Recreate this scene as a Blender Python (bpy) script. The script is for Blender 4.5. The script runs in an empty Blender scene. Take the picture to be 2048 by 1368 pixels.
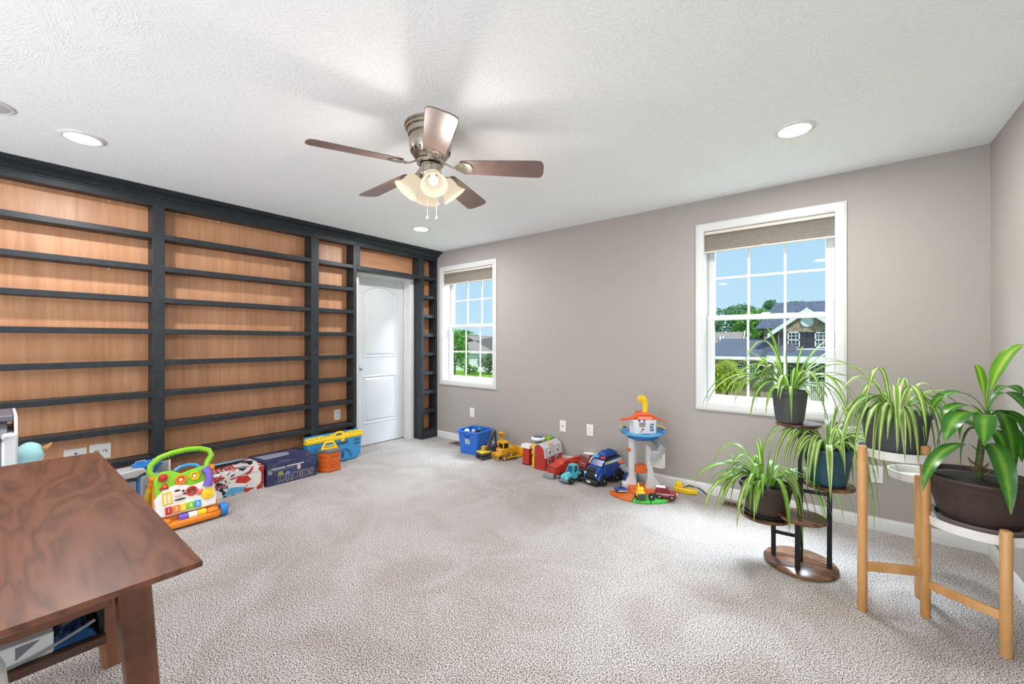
import bpy, bmesh, math, random
from mathutils import Vector, Matrix, noise
random.seed(7)
S = bpy.context.scene
COL = S.collection
PI = math.pi
V = Vector
# ------------------------------------------------------------------ camera
CAMZ = 1.2642
YAW = 0.6688
FPX = 820.97
cd = bpy.data.cameras.new('camera')
cd.sensor_width = 36
cd.lens = 36 * FPX / 2048
cd.shift_y = -1.5 / 2048
cd.clip_start = 0.02
cd.clip_end = 400
cam = bpy.data.objects.new('camera', cd)
COL.objects.link(cam)
cam.location = (0, 0, CAMZ)
cam.rotation_euler = (PI / 2, 0, YAW)
S.camera = cam
FW = V((-math.sin(YAW), math.cos(YAW), 0))
RT = V((math.cos(YAW), math.sin(YAW), 0))
# ------------------------------------------------------------------ colour management, sky, sun, added fill lamps
S.view_settings.view_transform = 'Standard'
S.view_settings.look = 'None'
S.view_settings.gamma = 1
S.view_settings.exposure = 0.0
S.view_settings.use_curve_mapping = False
wd = bpy.data.worlds.new('sky')
S.world = wd
wd.use_nodes = True
nt = wd.node_tree
nt.nodes.clear()
wo = nt.nodes.new('ShaderNodeOutputWorld')
bg = nt.nodes.new('ShaderNodeBackground')
tc = nt.nodes.new('ShaderNodeTexCoord')
sx = nt.nodes.new('ShaderNodeSeparateXYZ')
rp = nt.nodes.new('ShaderNodeValToRGB')
nt.links.new(tc.outputs['Generated'], sx.inputs[0])
nt.links.new(sx.outputs['Z'], rp.inputs[0])
nt.links.new(rp.outputs[0], bg.inputs[0])
nt.links.new(bg.outputs[0], wo.inputs[0])
e = rp.color_ramp.elements
e[0].position = 0.0; e[0].color = (0.60, 0.84, 1.0, 1)
e[1].position = 0.9; e[1].color = (0.25, 0.48, 0.92, 1)
m = rp.color_ramp.elements.new(0.22); m.color = (0.47, 0.75, 1.0, 1)
bg.inputs[1].default_value = 1.0


def light(name, kind, loc, rot, energy, color=(1, 1, 1), **kw):
    l = bpy.data.lights.new(name, kind)
    l.energy = energy
    l.color = color
    for k, v in kw.items():
        setattr(l, k, v)
    o = bpy.data.objects.new(name, l)
    o.location = loc
    o.rotation_euler = rot
    COL.objects.link(o)
    return o


def aim(o, d):
    o.rotation_euler = V(d).to_track_quat('-Z', 'Y').to_euler()


sun = light('sun', 'SUN', (30, -10, 60), (0, 0, 0), 4.2, (1, 0.96, 0.9), angle=0.01)
aim(sun, (-0.55, 0.45, -0.72))
# fill lamps added behind the camera to brighten the room; no windows stand there
a = light('fill_near', 'AREA', (-1.8, -2.5, 1.15), (0, 0, 0), 165, (0.86, 0.93, 1.0), shape='RECTANGLE', size=4.4, size_y=1.7)
aim(a, (0, 1, 0.5))
a = light('fill_upward', 'AREA', (-1.0, -2.2, 0.2), (0, 0, 0), 24, (0.84, 0.92, 1.0), shape='RECTANGLE', size=3.6, size_y=1.0)
aim(a, (0, 0.9, 1))
# area lamps added outside above the two windows, in place of brighter skylight
a = light('outdoor_fill_right', 'AREA', (-0.55, 5.5, 4.3), (0, 0, 0), 1450, (0.76, 0.87, 1.0), shape='RECTANGLE', size=2.4, size_y=1.6)
aim(a, (0.06, -2.1, -2.3))
a = light('outdoor_fill_left', 'AREA', (-4.35, 5.5, 4.3), (0, 0, 0), 560, (0.76, 0.87, 1.0), shape='RECTANGLE', size=2.0, size_y=1.6)
aim(a, (0.45, -2.1, -2.3))

# ------------------------------------------------------------------ helpers


def lin(h):
    h = h.lstrip('#')
    r = []
    for i in (0, 2, 4):
        c = int(h[i:i + 2], 16) / 255
        r.append(c / 12.92 if c <= 0.04045 else ((c + 0.055) / 1.055) ** 2.4)
    return (*r, 1)


class Nodes:
    def __init__(s, name):
        s.m = bpy.data.materials.new(name)
        s.m.use_nodes = True
        s.t = s.m.node_tree
        s.t.nodes.clear()
        s.out = s.n('OutputMaterial')
        s.b = s.n('BsdfPrincipled')
        s.l(s.b, 0, s.out, 0)

    def n(s, kind, **kw):
        x = s.t.nodes.new('ShaderNode' + kind)
        for k, v in kw.items():
            setattr(x, k, v)
        return x

    def l(s, a, i, b, j):
        s.t.links.new(a.outputs[i], b.inputs[j])

    def coord(s, which='Object', scale=(1, 1, 1), rot=(0, 0, 0)):
        c = s.n('TexCoord'); mp = s.n('Mapping')
        s.l(c, which, mp, 0)
        mp.inputs['Scale'].default_value = scale
        mp.inputs['Rotation'].default_value = rot
        return mp

    def noise(s, src, scale, detail=2, rough=0.5, dist=0):
        x = s.n('TexNoise')
        x.inputs['Scale'].default_value = scale
        x.inputs['Detail'].default_value = detail
        x.inputs['Roughness'].default_value = rough
        x.inputs['Distortion'].default_value = dist
        if src:
            s.l(src, 0, x, 'Vector')
        return x

    def ramp(s, src, i, stops, interp='LINEAR'):
        r = s.n('ValToRGB')
        r.color_ramp.interpolation = interp
        el = r.color_ramp.elements
        while len(el) < len(stops):
            el.new(0.5)
        for q, (p, c) in zip(el, stops):
            q.position = p
            q.color = c if len(c) == 4 else (*c, 1)
        if src:
            s.l(src, i, r, 0)
        return r

    def bump(s, src, i, strength, dist):
        b = s.n('Bump')
        b.inputs['Strength'].default_value = strength
        b.inputs['Distance'].default_value = dist
        s.l(src, i, b, 'Height')
        s.l(b, 0, s.b, 'Normal')
        return b

    def mix(s, f, a, b, blend='MIX'):
        x = s.n('Mix', data_type='RGBA', blend_type=blend)
        for k, v in ((0, f), (6, a), (7, b)):
            if isinstance(v, tuple) and hasattr(v[0], 'outputs'):
                s.t.links.new(v[0].outputs[v[1]], x.inputs[k])
            else:
                x.inputs[k].default_value = v
        return x

    def setp(s, rough=0.5, metal=0, spec=0.5, coat=0):
        s.b.inputs['Roughness'].default_value = rough
        s.b.inputs['Metallic'].default_value = metal
        s.b.inputs['Specular IOR Level'].default_value = spec
        s.b.inputs['Coat Weight'].default_value = coat
        return s.m


MC = {}


def P(hexc, rough=0.45, metal=0, var=0.06, scale=14, bump=0, spec=0.5, coat=0):
    """plain coloured material with a little procedural variation"""
    key = (hexc, rough, metal, var, scale, bump, spec, coat)
    if key in MC:
        return MC[key]
    N = Nodes('plain_' + hexc)
    c = lin(hexc)
    co = N.coord()
    nz = N.noise(co, scale, 3)
    d = tuple(max(0, x * (1 - var)) for x in c[:3])
    u = tuple(min(1, x * (1 + var)) for x in c[:3])
    r = N.ramp(nz, 0, [(0.3, d), (0.7, u)])
    N.l(r, 0, N.b, 'Base Color')
    if bump:
        n2 = N.noise(co, scale * 10, 3)
        N.bump(n2, 0, bump, 0.002)
    MC[key] = N.setp(rough, metal, spec, coat)
    return MC[key]


def emit(name, col, strength):
    N = Nodes(name)
    N.b.inputs['Base Color'].default_value = (0.9, 0.9, 0.9, 1)
    N.b.inputs['Emission Color'].default_value = (*col, 1)
    N.b.inputs['Emission Strength'].default_value = strength
    return N.m


class G:
    """collects shapes into one mesh"""

    def __init__(s):
        s.v = []; s.f = []; s.uv = None; s.M = Matrix()

    def add(s, vs, fs):
        o = len(s.v)
        s.v += [tuple(s.M @ V(p)) for p in vs]
        s.f += [tuple(i + o for i in f) for f in fs]
        return s

    def box(s, c, d, rot=None):
        x, y, z = (k / 2 for k in d)
        vs = [V((a * x, b * y, e * z)) for e in (-1, 1) for b in (-1, 1) for a in (-1, 1)]
        if rot is not None:
            R = rot if isinstance(rot, Matrix) else Matrix.Rotation(rot, 4, 'Z')
            vs = [R @ p for p in vs]
        vs = [p + V(c) for p in vs]
        return s.add(vs, [(0, 2, 3, 1), (4, 5, 7, 6), (0, 1, 5, 4), (2, 6, 7, 3), (0, 4, 6, 2), (1, 3, 7, 5)])

    def bb(s, x0, x1, y0, y1, z0, z1):
        return s.box(((x0 + x1) / 2, (y0 + y1) / 2, (z0 + z1) / 2), (abs(x1 - x0), abs(y1 - y0), abs(z1 - z0)))

    def tube(s, pts, r, n=10, closed=False, cap=True, flat=1.0):
        pts = [V(p) for p in pts]
        k = len(pts)
        rs = r if isinstance(r, (list, tuple)) else [r] * k
        vs = []; fs = []
        up = V((0, 0, 1))
        last = None
        for i, p in enumerate(pts):
            if closed:
                t = pts[(i + 1) % k] - pts[i - 1]
            else:
                t = pts[min(i + 1, k - 1)] - pts[max(i - 1, 0)]
            t = t.normalized() if t.length > 1e-9 else V((0, 0, 1))
            if last is None:
                u = up.cross(t)
                if u.length < 1e-3:
                    u = V((1, 0, 0)).cross(t)
            else:
                u = last - t * last.dot(t)
            u.normalize(); last = u
            w = t.cross(u)
            for j in range(n):
                a = 2 * PI * j / n
                vs.append(p + (u * math.cos(a) + w * math.sin(a) * flat) * rs[i])
        m = k if closed else k - 1
        for i in range(m):
            for j in range(n):
                a = i * n + j; b = i * n + (j + 1) % n
                c = ((i + 1) % k) * n + (j + 1) % n; d = ((i + 1) % k) * n + j
                fs.append((a, b, c, d))
        if cap and not closed:
            fs.append(tuple(range(n - 1, -1, -1)))
            fs.append(tuple((k - 1) * n + j for j in range(n)))
        return s.add(vs, fs)

    def cyl(s, p0, p1, r0, r1=None, n=16):
        return s.tube([p0, p1], [r0, r0 if r1 is None else r1], n)

    def lathe(s, prof, n=24, c=(0, 0, 0), sx=1, sy=1, ax=None, a0=0, a1=None):
        vs = []; fs = []
        full = a1 is None
        m = n if full else n + 1
        for (r, z) in prof:
            for j in range(m):
                a = 2 * PI * j / n if full else a0 + (a1 - a0) * j / n
                p = V((r * math.cos(a) * sx, r * math.sin(a) * sy, z))
                if ax is not None:
                    p = ax @ p
                vs.append(p + V(c))
        for i in range(len(prof) - 1):
            for j in range(n if full else n):
                a = i * m + j; b = i * m + (j + 1) % m
                fs.append((a, b, b + m, a + m))
        if full:
            if prof[0][0] > 1e-6: fs.append(tuple(range(m - 1, -1, -1)))
            if prof[-1][0] > 1e-6: fs.append(tuple((len(prof) - 1) * m + j for j in range(m)))
        return s.add(vs, fs)

    def olathe(s, prof, n=24, c=(0, 0, 0), **kw):
        """lathe without end caps (profile closes itself)"""
        o = len(s.f)
        s.lathe(prof, n, c, **kw)
        return s

    def ball(s, c, r, nu=14, nv=8):
        r = r if isinstance(r, (list, tuple)) else (r, r, r)
        vs = []; fs = []
        for i in range(nv + 1):
            t = PI * i / nv
            for j in range(nu):
                a = 2 * PI * j / nu
                vs.append((c[0] + r[0] * math.sin(t) * math.cos(a), c[1] + r[1] * math.sin(t) * math.sin(a), c[2] - r[2] * math.cos(t)))
        for i in range(nv):
            for j in range(nu):
                a = i * nu + j; b = i * nu + (j + 1) % nu
                fs.append((a, b, b + nu, a + nu))
        return s.add(vs, fs)

    def prism(s, poly, vec):
        k = len(poly)
        vs = [V(p) for p in poly] + [V(p) + V(vec) for p in poly]
        fs = [tuple(range(k - 1, -1, -1)), tuple(range(k, 2 * k))]
        for i in range(k):
            j = (i + 1) % k
            fs.append((i, j, j + k, i + k))
        return s.add(vs, fs)

    def frame(s, x0, x1, z0, z1, prof, y):
        """mitred picture frame in the XZ plane; prof = [(outward offset, dy)] closed loop"""
        vs = []; fs = []
        k = len(prof)
        for (cx, cz, ox, oz) in ((x0, z0, -1, -1), (x1, z0, 1, -1), (x1, z1, 1, 1), (x0, z1, -1, 1)):
            for (o, dy) in prof:
                vs.append((cx + ox * o, y + dy, cz + oz * o))
        for i in range(4):
            for j in range(k):
                a = i * k + j; b = i * k + (j + 1) % k
                c = ((i + 1) % 4) * k + (j + 1) % k; d = ((i + 1) % 4) * k + j
                fs.append((a, d, c, b))
        return s.add(vs, fs)


def link(name, data):
    o = bpy.data.objects.new(name, data)
    COL.objects.link(o)
    return o


def obj(name, g, mat, parent=None, bevel=0, seg=2, smooth=0.6, label=None, cat=None, group=None, kind=None):
    me = bpy.data.meshes.new(name)
    me.from_pydata(g.v, [], g.f)
    bm = bmesh.new(); bm.from_mesh(me)
    bmesh.ops.recalc_face_normals(bm, faces=bm.faces)
    if g.uv:
        uvl = bm.loops.layers.uv.new('UVMap')
        bm.verts.ensure_lookup_table()
        for f in bm.faces:
            for lp in f.loops:
                lp[uvl].uv = g.uv[lp.vert.index]
    bm.to_mesh(me); bm.free()
    me.materials.append(mat)
    if smooth:
        me.shade_smooth()
        me.set_sharp_from_angle(angle=smooth)
    o = link(name, me)
    if parent is not None:
        o.parent = parent
    if bevel:
        md = o.modifiers.new('bevel', 'BEVEL')
        md.width = bevel; md.segments = seg; md.limit_method = 'ANGLE'; md.angle_limit = 0.7
    tag(o, label, cat, group, kind)
    return o


def tag(o, label=None, cat=None, group=None, kind=None):
    if label: o['label'] = label
    if cat: o['category'] = cat
    if group: o['group'] = group
    if kind: o['kind'] = kind
    return o


def thing(name, label, cat, loc=(0, 0, 0), rz=0, group=None):
    o = link(name, None)
    o.empty_display_size = 0.1
    o.location = loc
    o.rotation_euler = (0, 0, rz)
    return tag(o, label, cat, group)


def copy_tree(o, parent=None):
    c = o.copy(); COL.objects.link(c)
    c.parent = parent
    for ch in o.children:
        copy_tree(ch, c)
    return c


def struct(name, g, mat, parent=None, **kw):
    return obj(name, g, mat, parent, kind=None if parent is not None else 'structure', **kw)


def px(x, y, depth):
    """point seen at pixel (x, y) of the photograph at this depth along the view axis"""
    return V((0, 0, CAMZ)) + (FW + RT * ((x - 1024) / FPX) + V((0, 0, -(y - 682.5) / FPX))) * depth


# ------------------------------------------------------------------ room dimensions
H = 2.44
D = 3.676      # far (window) wall
XR = 0.7174    # right wall
XL = -4.335    # left wall behind the bookcase
YN = -2.6      # near wall, behind the camera
XF = -4.174    # bookcase front plane
# ------------------------------------------------------------------ big surface materials
N = Nodes('carpet')
co = N.coord()
n1 = N.noise(co, 200, 1, 0.5)
n2 = N.noise(co, 2.1, 4, 0.6, 0.9)
n3 = N.noise(co, 420, 2, 0.6)
r1 = N.ramp(n1, 0, [(0.37, (0.055, 0.048, 0.044)), (0.45, (0.40, 0.365, 0.345)), (0.53, (0.65, 0.615, 0.595)), (0.62, (0.89, 0.865, 0.85))])
r2 = N.ramp(n2, 0, [(0.38, (0.86, 0.82, 0.79)), (0.60, (1.0, 1.0, 1.0))])
r3 = N.ramp(n3, 0, [(0.3, (0.72, 0.70, 0.68)), (0.6, (1, 1, 1))])
mx = N.mix(1.0, (r1, 0), (r2, 0), 'MULTIPLY')
mx2 = N.mix(1.0, (mx, 2), (r3, 0), 'MULTIPLY')
N.l(mx2, 2, N.b, 'Base Color')
ad = N.n('Math', operation='ADD')
N.l(n1, 0, ad, 0); N.l(n3, 0, ad, 1)
N.bump(ad, 0, 0.55, 0.005)
CARPET = N.setp(0.95, 0, 0.1)

N = Nodes('wall_paint')
co = N.coord()
nz = N.noise(co, 240, 3)
N.b.inputs['Base Color'].default_value = lin('aca6a0')
N.bump(nz, 0, 0.06, 0.002)
WALLP = N.setp(0.75, 0, 0.25)
TRIM = P('dbdbda', 0.35, 0, 0.01, 3)
DOORM = P('d0d2d5', 0.38, 0, 0.01, 3)

N = Nodes('ceiling_texture')
co = N.coord()
w1 = N.noise(co, 3.2, 1)
wadd = N.mix(0.12, (co, 0), (w1, 1))
vo = N.n('TexVoronoi'); vo.inputs['Scale'].default_value = 10.0
N.l(wadd, 2, vo, 'Vector')
sp = N.n('SeparateColor'); N.l(vo, 'Color', sp, 0)
an = N.n('Math', operation='MULTIPLY'); N.l(sp, 0, an, 0); an.inputs[1].default_value = 6.283
vr = N.n('VectorRotate', rotation_type='Z_AXIS')
N.l(co, 0, vr, 'Vector'); N.l(an, 0, vr, 'Angle')
mp = N.n('Mapping'); mp.inputs['Scale'].default_value = (30, 130, 1)
N.l(vr, 0, mp, 0)
st = N.noise(mp, 1.0, 2, 0.5, 0.4)
rs = N.ramp(st, 0, [(0.50, (0, 0, 0)), (0.60, (1, 1, 1))])
fine = N.noise(co, 90, 3)
h2 = N.n('Math', operation='MULTIPLY_ADD'); N.l(rs, 0, h2, 0); h2.inputs[1].default_value = 1.0
N.l(fine, 0, h2, 2)
N.bump(h2, 0, 0.36, 0.004)
N.b.inputs['Base Color'].default_value = (0.93, 0.94, 0.95, 1)
CEIL = N.setp(0.8, 0, 0.2)


def wood_panel(name, vertical=True, base=('cf976e', 'c0845c', 'd9a783')):
    N = Nodes(name)
    co = N.coord('Object', (1, 26, 1.6) if vertical else (1, 1.6, 26))
    nz = N.noise(co, 1.0, 5, 0.6, 0.8)
    co2 = N.coord('Object', (1, 2.2, 0.5) if vertical else (1, .5, 2.2))
    nb = N.noise(co2, 1.5, 2, 0.5, 1.2)
    r = N.ramp(nz, 0, [(0.25, lin(base[1])), (0.5, lin(base[0])), (0.75, lin(base[2]))])
    r2 = N.ramp(nb, 0, [(0.3, (0.86, 0.84, 0.82)), (0.7, (1.06, 1.06, 1.06))])
    mx = N.mix(1.0, (r, 0), (r2, 0), 'MULTIPLY')
    N.l(mx, 2, N.b, 'Base Color')
    return N.setp(0.42, 0, 0.55)


PLY = wood_panel('plywood_panel')
PLYH = wood_panel('plywood_header', False)
N = Nodes('charcoal_stain')
co = N.coord('Object', (9, 9, 9))
nz = N.noise(co, 1.5, 4, 0.6, 1.5)
r = N.ramp(nz, 0, [(0.3, lin('21262a')), (0.55, lin('292f34')), (0.8, lin('363c42'))])
N.l(r, 0, N.b, 'Base Color')
N.bump(nz, 0, 0.1, 0.002)
STAIN = N.setp(0.45, 0, 0.4)


def walnut(name, scale=(1.3, 5.0, 5.0), cols=('4b2a1c', '6d402c', '7d4e38', '8a5a44'), rough=0.36, freq=13):
    N = Nodes(name)
    co = N.coord('Object', scale)
    nz = N.noise(co, 0.9, 3, 0.5, 1.1)
    mu = N.n('Math', operation='MULTIPLY'); N.l(nz, 0, mu, 0); mu.inputs[1].default_value = freq
    pp = N.n('Math', operation='PINGPONG'); N.l(mu, 0, pp, 0); pp.inputs[1].default_value = 1.0
    cf = N.coord('Object', tuple(k * 9 if i else k * 2 for i, k in enumerate(scale)))
    nf = N.noise(cf, 2.0, 4, 0.65)
    ad = N.n('Math', operation='MULTIPLY_ADD'); N.l(nf, 0, ad, 0); ad.inputs[1].default_value = 0.9
    N.l(pp, 0, ad, 2)
    dv = N.n('Math', operation='DIVIDE'); N.l(ad, 0, dv, 0); dv.inputs[1].default_value = 1.9
    r = N.ramp(dv, 0, [(0.12, lin(cols[0])), (0.35, lin(cols[1])), (0.6, lin(cols[2])), (0.9, lin(cols[3]))])
    N.l(r, 0, N.b, 'Base Color')
    return N.setp(rough, 0, 0.5)


WALNUT = walnut('walnut_top', (1.1, 5.5, 5.5), ('45281b', '5e3727', '6c422f', '774a37'), .36, 15)
WALNUTL = walnut('walnut_frame', (3, 3, 3), ('5a3626', '6e4531', '7c503a', '85583f'), 0.4, 3)
BAMBOO = walnut('bamboo', (6, 6, 1.2), ('b98548', 'c8945a', 'd2a067', 'd8aa74'), 0.4, 3)
DISCW = walnut('rustic_disc_wood', (3, 9, 9), ('3a2216', '573624', '74503a', '94745c'), 0.25, 7)
BLADEW = walnut('fan_blade_wood', (7, 7, 7), ('4a3a35', '5d4a44', '6d5953', '776560'), 0.33, 2)
BLACKM = P('15171a', 0.4, 0.3, 0.05)
NICKEL = P('b9b2a8', 0.27, 1.0, 0.03)
WHITEP = P('dededd', 0.4, 0, 0.01)
CHROME = P('d5d5d5', 0.15, 1.0, 0.02)

N = Nodes('window_glass')
N.t.nodes.remove(N.b)
tr = N.n('BsdfTransparent'); gl = N.n('BsdfGlossy'); fr = N.n('LayerWeight'); ms = N.n('MixShader')
gl.inputs['Roughness'].default_value = 0.02
tr.inputs[0].default_value = (0.97, 0.985, 0.98, 1)
fr.inputs[0].default_value = 0.5
pw = N.n('Math', operation='POWER'); N.l(fr, 1, pw, 0); pw.inputs[1].default_value = 4
sc_ = N.n('Math', operation='MULTIPLY_ADD'); N.l(pw, 0, sc_, 0); sc_.inputs[1].default_value = .3; sc_.inputs[2].default_value = .003
N.l(sc_, 0, ms, 0); N.l(tr, 0, ms, 1); N.l(gl, 0, ms, 2); N.l(ms, 0, N.out, 0)
GLASS = N.m

# ------------------------------------------------------------------ room shell
struct('floor', G().bb(XL - .2, XR + .15, YN - .15, D + .18, -0.1, 0), CARPET)
struct('ceiling', G().bb(XL - .2, XR + .15, YN - .15, D + .18, H, H + .12), CEIL)
WIN = [(-4.055, -3.191), (-0.868, -0.004)]
WZ0, WZ1 = 0.757, 2.178
g = G()
xs = [XL - .2, WIN[0][0], WIN[0][1], WIN[1][0], WIN[1][1], XR + .15]
for i in (0, 2, 4):
    g.bb(xs[i], xs[i + 1], D, D + .18, 0, H)
for i in (1, 3):
    g.bb(xs[i], xs[i + 1], D, D + .18, 0, WZ0)
    g.bb(xs[i], xs[i + 1], D, D + .18, WZ1, H)
struct('wall_far', g, WALLP, smooth=0)
struct('wall_right', G().bb(XR, XR + .15, YN, D, 0, H), WALLP, smooth=0)
struct('wall_near', G().bb(XL - .2, XR + .15, YN - .15, YN, 0, H), WALLP, smooth=0)
DY0, DY1, DZ = 2.612, 3.352, 2.055
g = G()
g.bb(XL - .16, XL, YN, DY0, 0, H); g.bb(XL - .16, XL, DY1, D, 0, H); g.bb(XL - .16, XL, DY0, DY1, DZ, H)
struct('wall_left', g, WALLP, smooth=0)
BP = [(0, 0), (.013, 0), (.013, .062), (.010, .071), (.006, .078), (.004, .085), (0, .085)]
g = G().prism([(-4.16, D - a, b) for a, b in BP], (XR + 4.16, 0, 0))
struct('baseboard_far', g, TRIM)
g = G().prism([(XR - a, YN, b) for a, b in BP], (0, D - .013 - YN, 0))
struct('baseboard_right', g, TRIM)

# ------------------------------------------------------------------ windows
BLINDF = P('8b837b', 0.8, 0, 0.05, 30)
RAILB = P('d6cdc2', 0.5, 0, 0.02)


def window(n, x0, x1, where):
    w = link('window_%d' % n, None)
    w.location = (x0, D, 0)
    w['kind'] = 'structure'
    W = x1 - x0
    prof = [(0, 0), (0, -.012), (.012, -.014), (.016, -.017), (.046, -.019), (.052, -.015), (.060, -.014), (.060, 0)]
    obj('window_casing', G().frame(0, W, WZ0, WZ1, prof, 0), TRIM, w, smooth=0.5)
    lin_ = [(0, .0), (.004, .0), (.004, .18), (0, .18)]
    g = G().frame(.004, W - .004, WZ0 + .004, WZ1 - .004, [(0, -.002), (.004, -.002), (.004, .178), (0, .178)], 0)
    obj('window_jamb', g, TRIM, w, smooth=0)
    zm = 1.458
    for nm, za, zb, y, top, bot in (('lower_sash', WZ0 + .012, zm + .022, .095, .040, .046), ('upper_sash', zm - .018, WZ1 - .004, .128, .05, .036)):
        s = .054
        fp = [(-.0, 0), (.0, .03)]
        g = G()
        xa, xb = .006, W - .006
        g.bb(xa, xa + s, y, y + .032, za, zb); g.bb(xb - s, xb, y, y + .032, za, zb)
        g.bb(xa + s, xb - s, y, y + .032, za, za + bot); g.bb(xa + s, xb - s, y, y + .032, zb - top, zb)
        sa = obj(nm, g, WHITEP, w, bevel=.004)
        gx0, gx1, gz0, gz1 = xa + s, xb - s, za + bot, zb - top
        mw = .017
        yb = y + .014
        for k in (1, 2):
            mxp = gx0 + (gx1 - gx0) * k / 3
            obj('muntin', G().bb(mxp - mw / 2, mxp + mw / 2, yb - .005, yb + .007, gz0, gz1), WHITEP, sa, bevel=.002)
        mz = (gz0 + gz1) / 2 + (0.0 if nm == 'lower_sash' else -.005)
        obj('muntin', G().bb(gx0, gx1, yb - .004, yb + .006, mz - mw / 2, mz + mw / 2), WHITEP, sa, bevel=.002)
        for i in range(3):
            for j in range(2):
                pa = gx0 + (gx1 - gx0) * i / 3 + mw / 2 * (i > 0); pb = gx0 + (gx1 - gx0) * (i + 1) / 3 - mw / 2 * (i < 2)
                qa, qb = ((gz0, mz - mw / 2), (mz + mw / 2, gz1))[j]
                obj('pane', G().bb(pa, pb, yb, yb + .003, qa, qb), GLASS, sa, smooth=0)
        if nm == 'lower_sash':
            obj('sash_lock', G().bb(W / 2 - .03, W / 2 + .03, y + .004, y + .026, zb, zb + .012), WHITEP, sa, bevel=.003)
    # cellular shade, pulled almost fully up
    t = thing('cellular_shade', 'grey pleated cellular shade raised to the top of the %s window' % where, 'blind', (x0, D, 0), 0, 'cellular shades')
    obj('head_rail', G().bb(.004, W - .004, .006, .05, 2.146, WZ1 - .006), RAILB, t, bevel=.003)
    pf = []
    zt, zb, np_ = 2.146, 2.012, 9
    hts = [zt - (zt - zb) * (k / np_) ** 1.5 for k in range(np_ + 1)]
    fr = []; bk = []
    for k in range(np_):
        fr += [(.010, hts[k]), (.004, (hts[k] + hts[k + 1]) / 2)]
        bk += [(.044, hts[k]), (.050, (hts[k] + hts[k + 1]) / 2)]
    fr.append((.010, zb)); bk.append((.044, zb))
    poly = [(.005, a, b) for a, b in fr + bk[::-1]]
    obj('shade_fabric', G().prism(poly, (W - .010, 0, 0)), BLINDF, t, smooth=0)
    obj('bottom_rail', G().bb(.005, W - .005, .008, .046, 2.001, 2.012), RAILB, t, bevel=.002)
    obj('pull_tab', G().bb(W / 2 - .016, W / 2 + .016, .0, .012, 2.003, 2.014), WHITEP, t, bevel=.003)


window(1, *WIN[0], 'narrow-looking far-left')
window(2, *WIN[1], 'large right-hand')

# ------------------------------------------------------------------ door
d = link('door_1', None); d.location = (-4.45, 0, 0); d['kind'] = 'structure'
dy0, dy1 = 2.620, 3.345
g = G().bb(-.036, -.006, dy0, dy1, .014, 2.045)
obj('door_leaf', g, DOORM, d, bevel=.002)


def panel_face(poly_fn, name):
    """moulded panel: raised border ring, sunk groove and raised field"""
    rings = [(0, 0.0), (.012, .006), (.022, -.004), (.034, -.004), (.052, .004)]
    vs = []; fs = []
    n = None
    for ins, dx in rings:
        pts = poly_fn(ins)
        n = len(pts)
        vs += [(dx, y, z) for y, z in pts]
    for k in range(len(rings) - 1):
        for i in range(n):
            j = (i + 1) % n
            fs.append((k * n + i, k * n + j, (k + 1) * n + j, (k + 1) * n + i))
    fs.append(tuple((len(rings) - 1) * n + i for i in range(n)))
    gg = G(); gg.add(vs, fs)
    return obj(name, gg, DOORM, d, smooth=0.4)


def up_poly(k):
    a, b, z0, z1, za = 2.745 + k, 3.225 - k, 1.065 + k, 1.868 - k, 1.945 - k
    pts = [(a, z0), (b, z0), (b, z1)]
    for i in range(1, 12):
        t = i / 12
        pts.append((b + (a - b) * t, z1 + (za - z1) * (1 - (2 * t - 1) ** 2)))
    pts.append((a, z1))
    return pts


def low_poly(k):
    a, b, z0, z1 = 2.745 + k, 3.225 - k, .262 + k, .848 - k
    return [(a, z0), (b, z0), (b, z1), (a, z1)]


g = G()
g.bb(-.008, 0, dy0, 2.745, .014, 2.045); g.bb(-.008, 0, 3.225, dy1, .014, 2.045)
g.bb(-.008, 0, 2.745, 3.225, .014, .262); g.bb(-.008, 0, 2.745, 3.225, .848, 1.065)
up = up_poly(0)
arch = [(y, z) for y, z in up[2:]]
for (ya, za_), (yb_, zb_) in zip(arch[:-1], arch[1:]):
    g.prism([(-.008, ya, za_), (-.008, yb_, zb_), (-.008, yb_, 2.045), (-.008, ya, 2.045)], (.008, 0, 0))
obj('door_stiles', g, DOORM, d, smooth=0)
panel_face(up_poly, 'door_panel')
panel_face(low_poly, 'door_panel')
R90 = Matrix.Rotation(PI / 2, 4, 'Y')
kn = G().lathe([(.026, 0), (.026, .006), (.011, .010), (.010, .030), (.022, .036), (.028, .048), (.024, .060), (.010, .066), (0, .066)], 20, (0, 2.686, .941), ax=R90)
obj('door_knob', kn, P('cfd0d2', .2, 1, .02), d)
g = G()
g.bb(0, .115, dy1, dy1 + .007, 0, DZ - .003); g.bb(0, .115, dy0 - .008, dy0, 0, DZ - .003); g.bb(0, .115, dy0, dy1, 2.047, DZ - .001)
g.bb(.012, .03, dy1 - .012, dy1, 0, 2.047); g.bb(.012, .03, dy0, dy1 - .012, 2.036, 2.047)
obj('door_jamb', g, TRIM, d, smooth=0)
g = G()
g.prism([(.115, dy1 + .003, 0), (.127, dy1 + .003, 0), (.133, dy1 + .02, 0), (.133, dy1 + .05, 0), (.127, dy1 + .056, 0), (.115, dy1 + .056, 0)], (0, 0, 2.105))
g.bb(.115, .131, dy0 - .05, dy1 + .003, 2.052, 2.105); g.bb(.115, .131, dy0 - .056, dy0 - .003, 0, 2.052)
obj('door_casing', g, TRIM, d, smooth=0.3)
# dark void behind the door, so no light leaks under it
struct('wall_hall', G().bb(-4.9, -4.88, 2.3, 3.6, 0, 2.3), P('8a857f', .8))

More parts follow.
